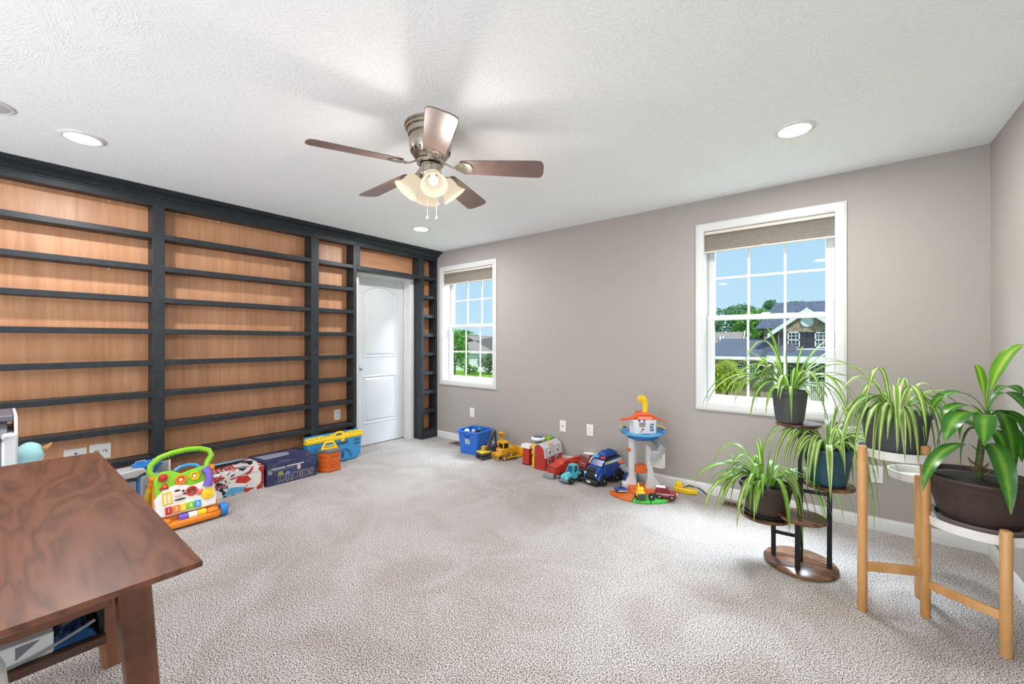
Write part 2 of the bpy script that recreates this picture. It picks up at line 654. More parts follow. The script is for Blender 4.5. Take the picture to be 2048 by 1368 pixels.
# ------------------------------------------------------------------ built-in bookcase
bk = thing('bookcase', 'charcoal-stained built-in bookcase with wood-panel back filling the left wall', 'bookcase', (0, 0, 0))
XB = -4.319     # face of the back panels
YS = -1.2
POSTS = [(.771, .847), (2.001, 2.080), (2.465, 2.503), (3.410, 3.447)]
ZT = [.390, .638, .888, 1.134, 1.381, 1.628, 1.877, 2.128]
ZS = [z - .020 for z in ZT]    # shelf tops
SECT = [(YS, .771), (.847, 2.001), (2.080, 2.465), (3.447, 3.652)]
for (a, b) in SECT[:3]:
    obj('back_panel', G().bb(XL + .002, XB, a - .01, b + .01, 0.0, H - .02), PLY, bk, smooth=0)
obj('back_panel', G().bb(XL + .002, XB, 3.437, 3.66, 0, H - .02), PLY, bk, smooth=0)
obj('header_panel', G().bb(XL + .002, XB, 2.49, 3.437, 2.108, H - .02), PLYH, bk, smooth=0)
for (a, b) in POSTS:
    g = G().bb(XB, XF, a, b, 0, 2.33)
    obj('post', g, STAIN, bk, bevel=.002)
obj('post', G().bb(XB, XF, 3.652, D - .001, 0, 2.33), STAIN, bk, bevel=.002)
obj('post', G().bb(XB, XF, YS - .06, YS, 0, 2.33), STAIN, bk, bevel=.002)
obj('header_stub', G().bb(XB, XF, 2.503, 2.546, 2.106, 2.33), STAIN, bk, bevel=.002)
obj('header_stub', G().bb(XB, XF, 3.377, 3.410, 2.106, 2.33), STAIN, bk, bevel=.002)
obj('header_beam', G().bb(XB, XF, 2.503, 3.410, 2.064, 2.106), STAIN, bk, bevel=.002)
proto = {}
for si, (a, b) in enumerate(SECT):
    for k, z in enumerate(ZS):
        if si not in proto:
            s0 = obj('shelf', G().bb(XB, XF - .003, a + .0005, b - .0005, -.040, 0), STAIN, bk, bevel=.002)
            proto[si] = s0
        else:
            s0 = proto[si].copy(); COL.objects.link(s0)
        s0.location = (0, 0, z)
obj('plinth', G().bb(XB, XF + .004, 3.447, 3.652, 0, .105), STAIN, bk, bevel=.003)
obj('plinth', G().bb(XF - .03, XF + .010, 3.405, 3.672, 0, .018), STAIN, bk, bevel=.004)
obj('top_rail', G().bb(XF - .038, XF + .001, YS, D - .001, 2.322, H - .001), STAIN, bk, bevel=.002)
obj('top_board', G().bb(XB, XF - .038, YS, D - .001, 2.335, 2.36), STAIN, bk)
cp = [(0, 2.366), (.010, 2.366), (.012, 2.374), (.020, 2.378), (.026, 2.381), (.034, 2.390), (.052, 2.402), (.074, 2.411), (.092, 2.418), (.097, 2.424), (.109, 2.428), (.109, 2.4395), (0, 2.4395)]
obj('crown_molding', G().prism([(XF + .001 + a, YS, z) for a, z in cp], (0, D - .0015 - YS, 0)), STAIN, bk, smooth=0.5)
SCR = P('e2e2dd', .4, .2)
for (x_, y_) in [(218, 403), (218, 538), (355, 428), (437, 444), (533, 463), (693, 835), (390, 430)]:
    r_ = px(x_, y_, 1) - V((0, 0, CAMZ))
    p_ = V((0, 0, CAMZ)) + r_ * (XB / r_.x)
    obj('screw', G().lathe([(.0075, 0), (.0065, .003), (0, .0035)], 10, (XB, p_.y, p_.z), ax=R90), SCR, bk)

# ------------------------------------------------------------------ wall plates
PLATE = P('f1f1ee', .35, 0, .01)
SLOT = P('3a3835', .6)


def plate(name, label, loc, rz, kind, horiz=False, group='white wall plates'):
    """local +Y points into the wall, plate face looks to -Y"""
    t = thing(name, label, 'outlet' if 'outlet' in name else 'wall plate', loc, rz, group)
    w, h = (.072, .116)
    if kind == 'double': w = .115
    if horiz: w, h = h, w
    obj('cover', G().bb(-w / 2, w / 2, -.006, 0, -h / 2, h / 2), PLATE, t, bevel=.003)
    if kind == 'outlet':
        for s in (-1, 1):
            o = obj('socket', G().lathe([(.0165, 0), (.0165, .003), (0, .003)], 16, (0, -.006, s * .0195), ax=Matrix.Rotation(PI / 2, 4, 'X')), PLATE, t)
            g = G().bb(-.0075, -.0055, -.0096, -.0088, s * .0195 - .001, s * .0195 + .008).bb(.0055, .0075, -.0096, -.0088, s * .0195 - .001, s * .0195 + .007)
            g.lathe([(.0025, 0), (.0025, .0005), (0, .0005)], 8, (0, -.0091, s * .0195 - .008), ax=Matrix.Rotation(PI / 2, 4, 'X'))
            obj('slots', g, SLOT, o)
        obj('screw', G().lathe([(.003, 0), (0, .001)], 8, (0, -.006, 0), ax=Matrix.Rotation(PI / 2, 4, 'X')), SCR, t)
    elif kind == 'coax':
        obj('jack', G().lathe([(.007, 0), (.0045, .004), (.0045, .011), (0, .011)], 10, (0, -.006, 0), ax=Matrix.Rotation(PI / 2, 4, 'X')), SLOT, t)
    elif kind == 'double':
        for s in (-1, 1):
            obj('jack', G().tube([(s * .022 + .011 * math.cos(a), -.0075, .011 * math.sin(a)) for a in [i * PI / 7 - 1 for i in range(10)]], .0022, 6), SLOT, t)
    return t


plate('outlet', 'white outlet on the beige wall under the far-left window', (-3.531, D, .384), 0, 'outlet')
plate('wall_plate', 'white cable jack plate on the beige wall above the red barn', (-2.229, D, .383), 0, 'coax')
plate('outlet', 'white outlet on the beige wall above the blue police truck', (-1.918, D, .383), 0, 'outlet')
plate('outlet', 'white outlet low on the wall behind the hanging spider plant leaves', (.208, D, .373), 0, 'outlet')
plate('wall_plate', 'white single jack plate in the bookcase near the printer', (XB, .372, .452), PI / 2, 'coax', True)
plate('wall_plate', 'white two-jack plate in the bookcase beside the desk corner', (XB, .500, .440), PI / 2, 'double')
plate('outlet', 'white outlet in the narrow bookcase section left of the door', (XB, 2.355, .455), PI / 2, 'outlet')

# ------------------------------------------------------------------ floor registers
VENTM = P('7a6654', .45, .3)


def register(loc, label, rz=0):
    t = thing('floor_register', label, 'vent', loc, rz, 'brown metal floor registers')
    L, W = .27, .11
    g = G().bb(-L / 2, L / 2, -W / 2, -W / 2 + .016, 0, .009).bb(-L / 2, L / 2, W / 2 - .016, W / 2, 0, .009).bb(-L / 2, -L / 2 + .016, -W / 2 + .016, W / 2 - .016, 0, .009).bb(L / 2 - .016, L / 2, -W / 2 + .016, W / 2 - .016, 0, .009)
    obj('frame', g, VENTM, t, bevel=.002)
    obj('duct', G().bb(-L / 2 + .016, L / 2 - .016, -W / 2 + .016, W / 2 - .016, 0, .002), P('0c0a09', .9), t)
    s0 = None
    for k in range(11):
        x = -L / 2 + .03 + k * .021
        if s0 is None:
            s0 = obj('slat', G().box((0, 0, .006), (.007, W - .032, .004)), VENTM, t)
            q = s0
        else:
            q = s0.copy(); COL.objects.link(q)
        q.location = (x, 0, 0)


register((-3.62, 3.555, 0), 'brown floor register in the carpet behind the blue bin')
register((-.56, 3.535, 0), 'brown floor register in the carpet behind the lowest spider plant')

# ------------------------------------------------------------------ ceiling lights
LENS = emit('downlight_lens', (1.0, 0.97, 0.93), 16)
for (x, y, lab) in [(-.182, .31, 'white round recessed ceiling light overhead, outside the picture at the right'), (-1.8, -1.5, 'added round recessed fill light in the unseen near half of the room'), (-.182, 2.754, 'white round recessed ceiling light nearest the right-hand window'),  # first completes the seen grid; second is added, unseen, to brighten the floor
                    (-3.413, .322, 'white round recessed ceiling light above the left end of the bookcase'),
                    (-3.399, 2.77, 'white round recessed ceiling light in front of the closed door, beyond the fan')]:
    t = thing('ceiling_light', lab, 'ceiling light', (x, y, H), 0, 'recessed ceiling lights')
    g = G().lathe([(.098, 0), (.096, -.006), (.085, -.012), (.076, -.011), (.074, -.003)], 40)
    obj('trim_ring', g, WHITEP, t)
    obj('lens', G().lathe([(0, -.004), (.075, -.004), (.070, -.010), (.04, -.013), (0, -.014)], 40), LENS, t)
    l = light('downlight', 'AREA', (x, y, H - .02), (0, 0, 0), 22, (1, .99, .98), shape='DISK', size=.14)
t = thing('ceiling_speaker', 'grey round ceiling disc with white rim at the left picture edge', 'ceiling speaker', (-3.30, -.03, H))
obj('rim', G().lathe([(.102, 0), (.100, -.008), (.090, -.010), (.088, -.004)], 36), WHITEP, t)
obj('grille', G().lathe([(0, -.004), (.089, -.004), (.086, -.008), (.05, -.008), (.047, -.0055), (.042, -.0055), (.04, -.008), (0, -.008)], 36), P('b4b4b4', .6), t)

# ------------------------------------------------------------------ ceiling fan
FC = V((-1.743, 1.487, 0))
fan = thing('ceiling_fan', 'brushed nickel ceiling fan with five brown blades and four lit bell shades', 'ceiling fan', (FC.x, FC.y, H))
prof = [(.138, 0), (.140, -.012), (.134, -.018), (.132, -.030), (.124, -.036), (.120, -.060), (.112, -.066), (.115, -.072), (.116, -.10), (.110, -.135), (.094, -.168), (.074, -.186), (.060, -.190), (0, -.190)]
obj('motor_housing', G().lathe(prof, 48), NICKEL, fan)
g = G()
for k in range(20):
    a = 2 * PI * k / 20
    g.box((.1015 * math.cos(a), .1015 * math.sin(a), -.150), (.006, .008, .020), Matrix.Rotation(a, 4, 'Z') @ Matrix.Rotation(.55, 4, 'Y'))
obj('vent_slots', g, P('3b3733', .5, .6), fan, kind='stuff')
obj('rotor_plate', G().lathe([(.060, -.190), (.075, -.194), (.075, -.206), (.055, -.212), (0, -.212)], 32), NICKEL, fan)
obj('light_fitter', G().lathe([(.040, -.212), (.060, -.216), (.062, -.222), (.056, -.228), (.056, -.262), (.064, -.268), (.060, -.282), (.036, -.296), (0, -.298)], 32), NICKEL, fan)
for k in range(5):
    a = math.radians(252 + 72 * k)
    M = Matrix.Rotation(a, 4, 'Z') @ Matrix.Translation((0, 0, -.222)) @ Matrix.Rotation(.045, 4, 'Y')
    MB = M @ Matrix.Rotation(math.radians(-13), 4, 'X')
    g = G(); g.M = MB
    out = []
    for t_, w in ((.165, .045), (.175, .054), (.25, .060), (.40, .066), (.52, .070), (.585, .071), (.603, .066), (.613, .050), (.618, .025)):
        out.append((t_, w))
    poly = [(x, w, 0) for x, w in out] + [(x, -w, 0) for x, w in out[::-1]]
    g.prism(poly, (0, 0, .006))
    obj('blade', g, BLADEW, fan, bevel=.002)
    g = G(); g.M = M
    g.tube([(.05, 0, .022), (.085, 0, .018), (.115, .0, .002), (.145, 0, -.006)], [.011, .009, .008, .009], 8, flat=.6)
    g.M = MB
    g.prism([(.135, -.012, -.0045), (.16, -.036, -.0045), (.19, -.044, -.0045), (.222, -.036, -.0045), (.235, 0, -.0045), (.222, .036, -.0045), (.19, .044, -.0045), (.16, .036, -.0045), (.135, .012, -.0045)], (0, 0, .0045))
    ir = obj('blade_iron', g, NICKEL, fan, bevel=.0015)
    for q in ((.175, -.022), (.175, .022), (.215, 0)):
        g = G(); g.M = MB
        g.ball((q[0], q[1], -.005), (.005, .005, .003), 8, 4)
        obj('screw', g, CHROME, ir)
N = Nodes('frosted_shade')
N.t.nodes.remove(N.b)
df = N.n('BsdfTranslucent'); d2 = N.n('BsdfDiffuse'); ems = N.n('Emission'); m1 = N.n('MixShader'); a1 = N.n('AddShader')
df.inputs[0].default_value = (.12, .11, .09, 1); d2.inputs[0].default_value = (.10, .09, .08, 1)
m1.inputs[0].default_value = .4
ems.inputs[0].default_value = (1, .84, .62, 1); ems.inputs[1].default_value = .72
N.l(df, 0, m1, 1); N.l(d2, 0, m1, 2); N.l(m1, 0, a1, 0); N.l(ems, 0, a1, 1); N.l(a1, 0, N.out, 0)
SHADE = N.m
BULB = emit('bulb_glow', (1.0, 0.82, 0.60), 1.6)
cama = math.atan2(-FC.y, -FC.x)
for k in range(4):
    a = cama + math.radians(8) + k * PI / 2
    M = Matrix.Rotation(a, 4, 'Z') @ Matrix.Translation((.048, 0, -.262)) @ Matrix.Rotation(math.radians(-38), 4, 'Y') @ Matrix.Rotation(PI, 4, 'X')
    g = G(); g.M = M
    g.lathe([(.012, -.012), (.014, .018), (.024, .022), (.026, .040), (.022, .046), (0, .046)], 20)
    obj('lamp_arm', g, NICKEL, fan)
    g = G(); g.M = M
    pr = [(.022, .036), (.036, .042), (.046, .058), (.049, .078), (.050, .098), (.056, .116), (.066, .130), (.072, .137)]
    pi_ = [(r - .003, z) for r, z in pr[::-1]]
    g.lathe(pr + pi_, 28)
    sh = obj('lamp_shade', g, SHADE, fan)
    g = G(); g.M = M
    g.lathe([(.010, .046), (.012, .060), (.022, .078), (.026, .092), (.022, .106), (.010, .114), (0, .115)], 16)
    obj('bulb', g, BULB, sh)
    p = M @ V((0, 0, .185))
    light('fan_lamp', 'POINT', (FC.x + p.x, FC.y + p.y, H + p.z), (0, 0, 0), 3.4, (1, .89, .79), shadow_soft_size=.03)
for (dx, dy, ln) in ((-.012, -.03, .215), (.030, .012, .205)):
    top = -.285
    v = RT * (dx * 1.0) + FW * dy
    g = G().tube([(v.x, v.y, top), (v.x, v.y, top - ln)], .0013, 6)
    pc = obj('pull_chain', g, P('cfcac2', .3, .8), fan)
    obj('chain_fob', G().lathe([(0, .016), (.003, .014), (.0065, .002), (.007, -.004), (.004, -.012), (0, -.013)], 12, (v.x, v.y, top - ln - .012)), NICKEL, pc)

# ------------------------------------------------------------------ desk at the lower left
desk = thing('desk', 'walnut desk with swirling grain and slanted legs in the lower left corner', 'desk', (-1.927, -.05, 0))
L2, W2 = .763, .355
g = G()
rings = [(0, .750), (0, .738), (.045, .716)]
vs = []; fs = []
for ins, z in [(.002, .750)] + rings + [(.2, .716)]:
    x, y = L2 - ins, W2 - ins
    vs += [(-x, -y, z), (x, -y, z), (x, y, z), (-x, y, z)]
for k in range(4):
    for i in range(4):
        j = (i + 1) % 4
        fs.append((k * 4 + i, k * 4 + j, (k + 1) * 4 + j, (k + 1) * 4 + i))
fs.append((3, 2, 1, 0)); fs.append((16, 17, 18, 19))
g.add(vs, fs)
obj('tabletop', g, WALNUT, desk, smooth=0)
XN = .327   # plane of the near leg pair (local x)
g = G().bb(XN - .03, XN, -.25, .258, .518, .716)
obj('apron', g, WALNUTL, desk, bevel=.006)
obj('apron', G().bb(-XN, -XN + .03, -.25, .25, .518, .716), WALNUTL, desk, bevel=.006)
obj('apron', G().bb(-XN + .03, XN - .03, .20, .225, .518, .716), WALNUTL, desk)
obj('shelf', G().bb(-XN, XN + .004, -.27, .247, .422, .446), walnut('desk_shelf', (6, 1.2, 6), ('2b1c15', '42291e', '57382a', '664534'), .4, 6), desk, bevel=.002)
obj('side_panel', G().bb(-XN + .02, XN - .03, .236, .247, .446, .518), P('171513', .7), desk)
obj('back_panel', G().bb(-XN, -XN + .012, -.27, .247, .446, .518), P('171513', .7), desk)
for sxx in (1, -1):
    for sy in (1, -1):
        g = G()
        rows = []
        n = 12
        for z, yc, hw, dx in ((.716, .294, .041, .036), (.45, .313, .041, .034), (.2, .330, .039, .031), (0, .342, .032, .026)):
            row = []
            for j in range(n):
                a = 2 * PI * j / n
                # flat on the outer face, round on the outside edge
                xx = dx * max(-1, min(1, 1.25 * math.cos(a)))
                yy = hw * math.sin(a)
                row.append((sxx * (XN - .022) + xx * sxx, sy * (yc + yy), z))
            rows.append(row)
        vs = [p for r_ in rows for p in r_]
        fs = [tuple(range(n))] + [tuple(3 * n + j for j in range(n))]
        for i in range(3):
            for j in range(n):
                fs.append((i * n + j, i * n + (j + 1) % n, (i + 1) * n + (j + 1) % n, (i + 1) * n + j))
        g.add(vs, fs)
        obj('leg', g, WALNUTL, desk, bevel=.003)

# things on the desk's lower shelf
t = thing('cardboard_box', 'white printed box lying on the low shelf under the desk', 'box', (-1.70, .015, .4462))
obj('carton', G().bb(-.10, .085, -.15, .085, 0, .055), P('d9dde0', .6), t, bevel=.003)
g = G()
for k in range(7):
    g.bb(.0852, .0855, -.09 , -.01 - (k % 3) * .012, .014 + k * .0052, .0155 + k * .0052)
g.bb(.0852, .0855, -.09, .0, .006, .0105)
g.prism([(.0852, .02, .048), (.0852, .062, .048), (.0852, .02, .016)], (.0003, 0, 0))
obj('print', g, P('70777c', .7), t, kind='stuff')
t = thing('plastic_bag', 'crumpled blue plastic bag stuffed on the dark shelf under the desk', 'bag', (-1.70, .136, .4466))
g = G()
vs = []; fs = []
for i in range(15):
    for j in range(15):
        u, v_ = i / 14 - .5, j / 14 - .5
        edge = max(abs(u), abs(v_)) * 2
        z = .046 * (1 - edge ** 4) * (.55 + .6 * noise.noise(V((u * 6, v_ * 6, 3.3)))) + .004
        vs.append((u * .17, v_ * .085, max(.001, z)))
for i in range(14):
    for j in range(14):
        a = i * 15 + j
        fs.append((a, a + 1, a + 16, a + 15))
vs2 = [(x, y, 0) for x, y, z in vs]
g.add(vs, fs); g.add(vs2, fs)
obj('folded_film', g, P('2d5c93', .3, 0, .25, 30), t)
for k in range(5):
    obj('stripe', G().box((-.02 + .012 * k, .0, .040 + .002 * (k % 2)), (.004, .045, .002), .5), P('b8b0a6', .6), t)
t = thing('cable', 'grey cable looping along the front of the shelf under the desk', 'cable', (-1.612, .015, .4465))
pts = [(.0, -.14 + .0215 * k, .0042 + .042 * max(0, (k - 7) / 7) ** 1.5) for k in range(15)]
obj('cord', G().tube(pts, .004, 8), P('8f9496', .5), t)
t = thing('plastic_bag', 'white plastic bag bulging beside the desk at the left edge', 'bag', (-1.45, -.058, 0))
g = G(); g.ball((0, 0, .35), (.085, .085, .35), 20, 16)
g.v = [(x + .012 * noise.noise(V((x * 18, y * 18, z * 18))), y + .012 * noise.noise(V((x * 18 + 5, y * 18, z * 18))), z) for x, y, z in g.v]
obj('bag_film', g, P('e8eaec', .35), t)

# ------------------------------------------------------------------ printer on its stand, by the bookcase
t = thing('printer_stand', 'low white stand under the printer, hidden behind the desk', 'cabinet', (-3.42, -.10, 0))
obj('top', G().bb(-.27, .27, -.32, .34, .53, .55), WHITEP, t, bevel=.003)
obj('shelf', G().bb(-.25, .25, -.28, .30, .25, .268), WHITEP, t)
for sy in (-.30, .30):
    obj('side_panel', G().bb(-.25, .25, sy - .01, sy + .01, 0, .53), WHITEP, t)
t = thing('printer', 'light grey printer with dark lid behind the desk at left edge', 'printer', (-3.37, -.14, .55))
PW = P('d3d5d8', .4); PG = P('c1c3c8', .45); PD = P('5d5f68', .4)
obj('body', G().bb(-.20, .205, -.24, .165, 0, .235), PG, t, bevel=.006)
obj('corner_trim', G().bb(-.20, .219, .166, .218, 0, .262), PW, t, bevel=.010)
obj('tray_bay', G().prism([(-.18, -.24, .236), (.205, -.24, .236), (.12, -.24, .315), (-.18, -.24, .315)], (0, .425, 0)), PD, t, bevel=.003)
obj('lid', G().bb(-.20, .150, -.24, .205, .316, .345), P('6d6a76', .4), t, bevel=.006)
obj('side_fin', G().prism([(-.2, .206, .236), (.215, .206, .236), (.150, .206, .345), (-.2, .206, .345)], (0, .012, 0)), PW, t, bevel=.003)
obj('output_tray', G().prism([(.205, -.24, .236), (.245, -.24, .262), (.245, .165, .238), (.205, .165, .222)], (0, 0, .012)), P('2c3038', .4), t, bevel=.002)
obj('paper_cassette', G().bb(.2055, .209, -.20, .158, .02, .19), PG, t, bevel=.002)
obj('badge', G().bb(.2092, .2105, .085, .118, .145, .195), P('e3e4e6', .4), t)
t = thing('folded_cloth', 'pale turquoise cloth with tan tag, right of the grey printer', 'cloth', (-3.61, .138, .55))
g = G(); g.ball((0, -.01, .068), (.07, .062, .068), 18, 12)
g.v = [(x, y + .01 * noise.noise(V((x * 14, y * 14, z * 20))), z + .008 * noise.noise(V((x * 20, y * 20, z * 8)))) for x, y, z in g.v]
g.v = [(x, y, max(0, z)) for x, y, z in g.v]
obj('cloth', g, P('a9dbe2', .8, 0, .08, 20), t)
g = G().prism([(.02, .035, .105), (.02, .062, .118), (.02, .078, .128), (.02, .072, .105), (.02, .055, .09)], (.012, 0, 0))
obj('tag', g, P('d9a66d', .7), t, bevel=.003)

# ------------------------------------------------------------------ toys: helpers and colours
TG = P('8fce2c', .32, 0, .03); TO = P('f08a1e', .32, 0, .03); TY = P('f7cf28', .32, 0, .03); TB = P('2f7fd0', .32, 0, .03)
TP = P('7d62c4', .32, 0, .03); TR = P('c8352b', .34, 0, .04); TW = P('f1efea', .34, 0, .02); TK = P('1d1f22', .45)
TSKY = P('3f9fdc', .35, 0, .03); TGREY = P('9fa4ab', .45, 0, .03); TIRE = P('1c1c1d', .7)


def wheel(parent, c, r, w, hubm, axis='Y', name='wheel', tire=TIRE):
    R = Matrix.Rotation(PI / 2, 4, 'X') if axis == 'Y' else Matrix.Rotation(PI / 2, 4, 'Y')
    g = G().lathe([(r * .55, -w / 2), (r * .9, -w / 2), (r, -w * .32), (r, w * .32), (r * .9, w / 2), (r * .55, w / 2), (r * .5, w * .35), (0, w * .35)], 20, c, ax=R)
    o = obj(name, g, tire, parent)
    for s in (-1, 1):
        k = s * w * .36
        g = G().lathe([(r * .56, k), (r * .5, k + s * w * .1), (r * .2, k + s * w * .12), (r * .18, k + s * w * .2), (0, k + s * w * .2)], 14, c, ax=R)
        obj('hub', g, hubm, o)
    return o


def text_mesh(txt, size, depth, name, mat, parent, M, bold=0, outline=False):
    cu = bpy.data.curves.new('t', 'FONT')
    cu.body = txt; cu.size = size; cu.extrude = depth; cu.align_x = 'CENTER'; cu.align_y = 'CENTER'
    cu.offset = bold
    to = bpy.data.objects.new('t', cu)
    COL.objects.link(to)
    dg = bpy.context.evaluated_depsgraph_get()
    me = bpy.data.meshes.new_from_object(to.evaluated_get(dg))
    bpy.data.objects.remove(to); bpy.data.curves.remove(cu)
    me.transform(M)
    me.materials.clear(); me.materials.append(mat)
    o = link(name, me)
    o.parent = parent
    return o


def basis(u, v, o):
    u = V(u).normalized(); v = V(v).normalized(); w = u.cross(v)
    M = Matrix.Identity(4)
    for i in range(3):
        M[i][0], M[i][1], M[i][2], M[i][3] = u[i], v[i], w[i], o[i]
    return M


# ---- baby walker
t = thing('baby_walker', 'green, white and orange baby walker with piano keys beside the desk', 'toy', (-3.555, .835, 0))
la = math.radians(19)
MP = basis((0, 1, 0), (-math.sin(la), 0, math.cos(la)), (.050, 0, .055))
g = G(); g.M = MP
g.prism([(-.165, .035, -.03), (.165, .035, -.03), (.172, .10, -.03), (.165, .185, -.03), (.10, .215, -.03), (.03, .20, -.03), (-.03, .235, -.03), (-.12, .215, -.03), (-.172, .16, -.03), (-.172, .08, -.03)], (0, 0, .05))
obj('activity_panel', g, TW, t, bevel=.012, seg=3)
g = G(); g.M = MP
g.prism([(-.165, .15, -.035), (.155, .15, -.035), (.155, .29, -.035), (.12, .325, -.035), (.05, .315, -.035), (-.02, .30, -.035), (-.07, .335, -.035), (-.13, .335, -.035), (-.165, .29, -.035)], (0, 0, .045))
obj('top_panel', g, TG, t, bevel=.012, seg=3)
g = G()
g.prism([(.085, -.19, 0.012), (.105, -.15, .012), (.105, .15, .012), (.085, .19, .012), (-.03, .18, .012), (-.03, -.18, .012)], (0, 0, .045))
o = obj('base', g, TO, t, bevel=.015, seg=3)
g = G(); g.M = MP; g.prism([(-.185, -.02, -.05), (.185, -.02, -.05), (.180, .12, -.05), (.165, .30, -.05), (-.165, .30, -.05), (-.18, .12, -.05)], (0, 0, .035))
obj('back_shell', g, TO, t, bevel=.012)
for s in (-1, 1):
    obj('base_bump', G().ball((.075, s * .135, .066), (.028, .04, .022), 14, 8), TO, t)
g = G(); g.M = MP
g.tube([(-.145, .30, -.03), (-.178, .345, -.03), (-.168, .395, -.03), (-.12, .435, -.03), (-.05, .455, -.03), (.03, .462, -.03), (.11, .455, -.03), (.165, .43, -.03), (.178, .39, -.03), (.15, .35, -.03), (.135, .30, -.03)], .019, 14)
hd = obj('handle', g, TG, t)
for k in range(9):
    g = G(); g.M = MP
    u = -.10 + k * .026
    vv = .457 - .04 * abs((u - .03) / .13) ** 2 * .6
    g.tube([(u, vv - .0005, -.03), (u + .0025, vv, -.03)], .0197, 14)
    obj('grip_ring', g, P('7cb725', .4), hd)
for k, c in enumerate((TR, TO, TY, TG, TSKY)):
    g = G(); g.M = MP
    u = -.105 + k * .040
    g.bb(u - .018, u + .018, .045, .095, .018, .030)
    ky = obj('piano_key', g, c, t, bevel=.004)
    text_mesh(str(k + 1), .034, .0006, 'numeral', TW, ky, MP @ Matrix.Translation((u, .071, .0302)))
for k, c in enumerate((TP, TW, TY)):
    g = G(); g.M = MP
    u = -.055 + k * .052
    g.tube([(u, .005, .018), (u + .049, .005, .018)], .024, 14)
    obj('roller', g, c, t, bevel=.003)
g = G(); g.M = MP
for k in range(8):
    a = k * PI / 4
    g.ball((-.118 + .018 * math.cos(a), .292 + .018 * math.sin(a), .018), (.010, .010, .010), 8, 6)
g.ball((-.118, .292, .022), (.018, .018, .012), 12, 6)
obj('flower_button', g, TR, t)
g = G(); g.M = MP
g.prism([(-.148, .218, .008), (-.090, .212, .008), (-.108, .262, .008)], (0, 0, .02))
o = obj('triangle_button', g, TR, t, bevel=.008)
g = G(); g.M = MP; g.ball((-.114, .230, .026), (.010, .010, .008), 10, 6); obj('button_face', g, TO, o)
for u, v_, c in ((-.025, .255, TO), (.055, .262, TY)):
    g = G(); g.M = MP
    g.lathe([(.033, .006), (.033, .022), (.027, .028), (.021, .022), (.021, .012), (0, .012)], 20 if c is TO else 6, (u, v_, 0))
    o = obj('ring_button', g, c, t)
    g = G(); g.M = MP; g.ball((u, v_, .016), (.011, .011, .008), 10, 6); obj('button_face', g, TW, o)
g = G(); g.M = MP
g.tube([(.118, .300, .022), (.132, .265, .034), (.134, .225, .034), (.122, .175, .024)], [.030, .024, .024, .030], 14)
obj('phone_handset', g, TP, t, bevel=.004)
g = G(); g.M = MP
g.tube([(-.05, .325, -.01), (-.02, .345, -.01), (.03, .352, -.01), (.075, .34, -.01), (.09, .32, -.01)], .011, 10)
obj('carry_loop', g, TSKY, t)
g = G(); g.M = MP
g.lathe([(.033, .020), (.033, .028), (.022, .028), (.022, .020)], 20, (.028, .165, 0))
obj('ring_dial', g, TR, t)
g = G(); g.M = MP
for k in range(6):
    g.ball((.075 + .014 * math.cos(k * PI / 3), .145 + .014 * math.sin(k * PI / 3), .022), (.010, .010, .008), 8, 5)
g.ball((.075, .145, .025), (.012, .012, .010), 8, 5)
obj('spinner', g, P('e58a6c', .4), t)
g = G(); g.M = MP
g.lathe([(.038, .018), (.038, .030), (.030, .034), (.012, .034), (.010, .040), (0, .040)], 24, (.118, .122, 0))
obj('gear_dial', g, TY, t)
g = G(); g.M = MP
g.frame(-.125, -.09, .120, .185, [(0, 0), (.008, 0), (.008, .006), (0, .006)], 0)
g2 = G(); g2.M = MP
for a, b, c_, d_ in ((-.133, -.125, .112, .193), (-.09, -.082, .112, .193), (-.125, -.09, .185, .193), (-.125, -.09, .112, .120), (-.111, -.104, .12, .185)):
    g2.bb(a, b, c_, d_, .018, .025)
obj('barn_door', g2, TY, t, bevel=.001)
g = G(); g.M = MP; g.ball((-.045, .165, .018), (.030, .024, .010), 14, 7); o = obj('animal_button', g, P('f3d9cf', .5), t)
for (u, v_, ru, rv) in ((-.05, .188, .018, .007), (-.018, .178, .008, .008), (-.04, .128, .036, .006), (-.012, .158, .01, .006)):
    g = G(); g.M = MP; g.ball((u, v_, .026), (ru, rv, .004), 10, 5); obj('button_patch', g, TK, o)
for s in (-1, 1):
    wheel(t, (.055, s * .205, .046), .046, .040, TB, 'Y', 'front_wheel', TB)
    wheel(t, (-.265, s * .175, .036), .036, .030, TB, 'Y', 'rear_wheel', TB)
    obj('rear_leg', G().tube([(-.075, s * .162, .31), (-.13, s * .170, .22), (-.21, s * .174, .10), (-.262, s * .150, .045)], [.026, .024, .022, .020], 12), TY, t)
    obj('leg_socket', G().tube([(-.062, s * .160, .345), (-.092, s * .164, .275)], [.026, .027], 12), TO, t, bevel=.003)

# ---- grey space playset behind the walker
t = thing('toy_playset', 'grey and blue plastic toy playset with purple grille behind the baby walker', 'toy', (-4.03, .70, 0))
PGR = P('a5a9b2', .42, 0, .06, 30); PGL = P('c6c9cd', .42, 0, .05, 30)
obj('base', G().bb(-.11, .10, -.16, .15, 0, .06), P('2a2f36', .5), t, bevel=.006)
obj('left_tower', G().bb(-.08, .07, -.145, -.055, .06, .255), PGR, t, bevel=.006)
g = G().prism([(.09, -.17, .285), (.09, -.15, .335), (.09, -.02, .345), (.09, .0, .315), (.09, -.06, .285)], (-.16, 0, 0))
obj('blaster_top', g, PGL, t, bevel=.008)
obj('side_fin', G().prism([(.08, -.165, .285), (.08, -.14, .285), (.08, -.135, .20), (.08, -.15, .20)], (-.03, 0, 0)), PGL, t, bevel=.004)
obj('blue_strip', G().bb(.066, .076, -.054, -.040, .06, .28), TB, t, bevel=.002)
obj('centre_housing', G().bb(-.09, .085, -.04, .075, .06, .285), PGR, t, bevel=.016, seg=3)
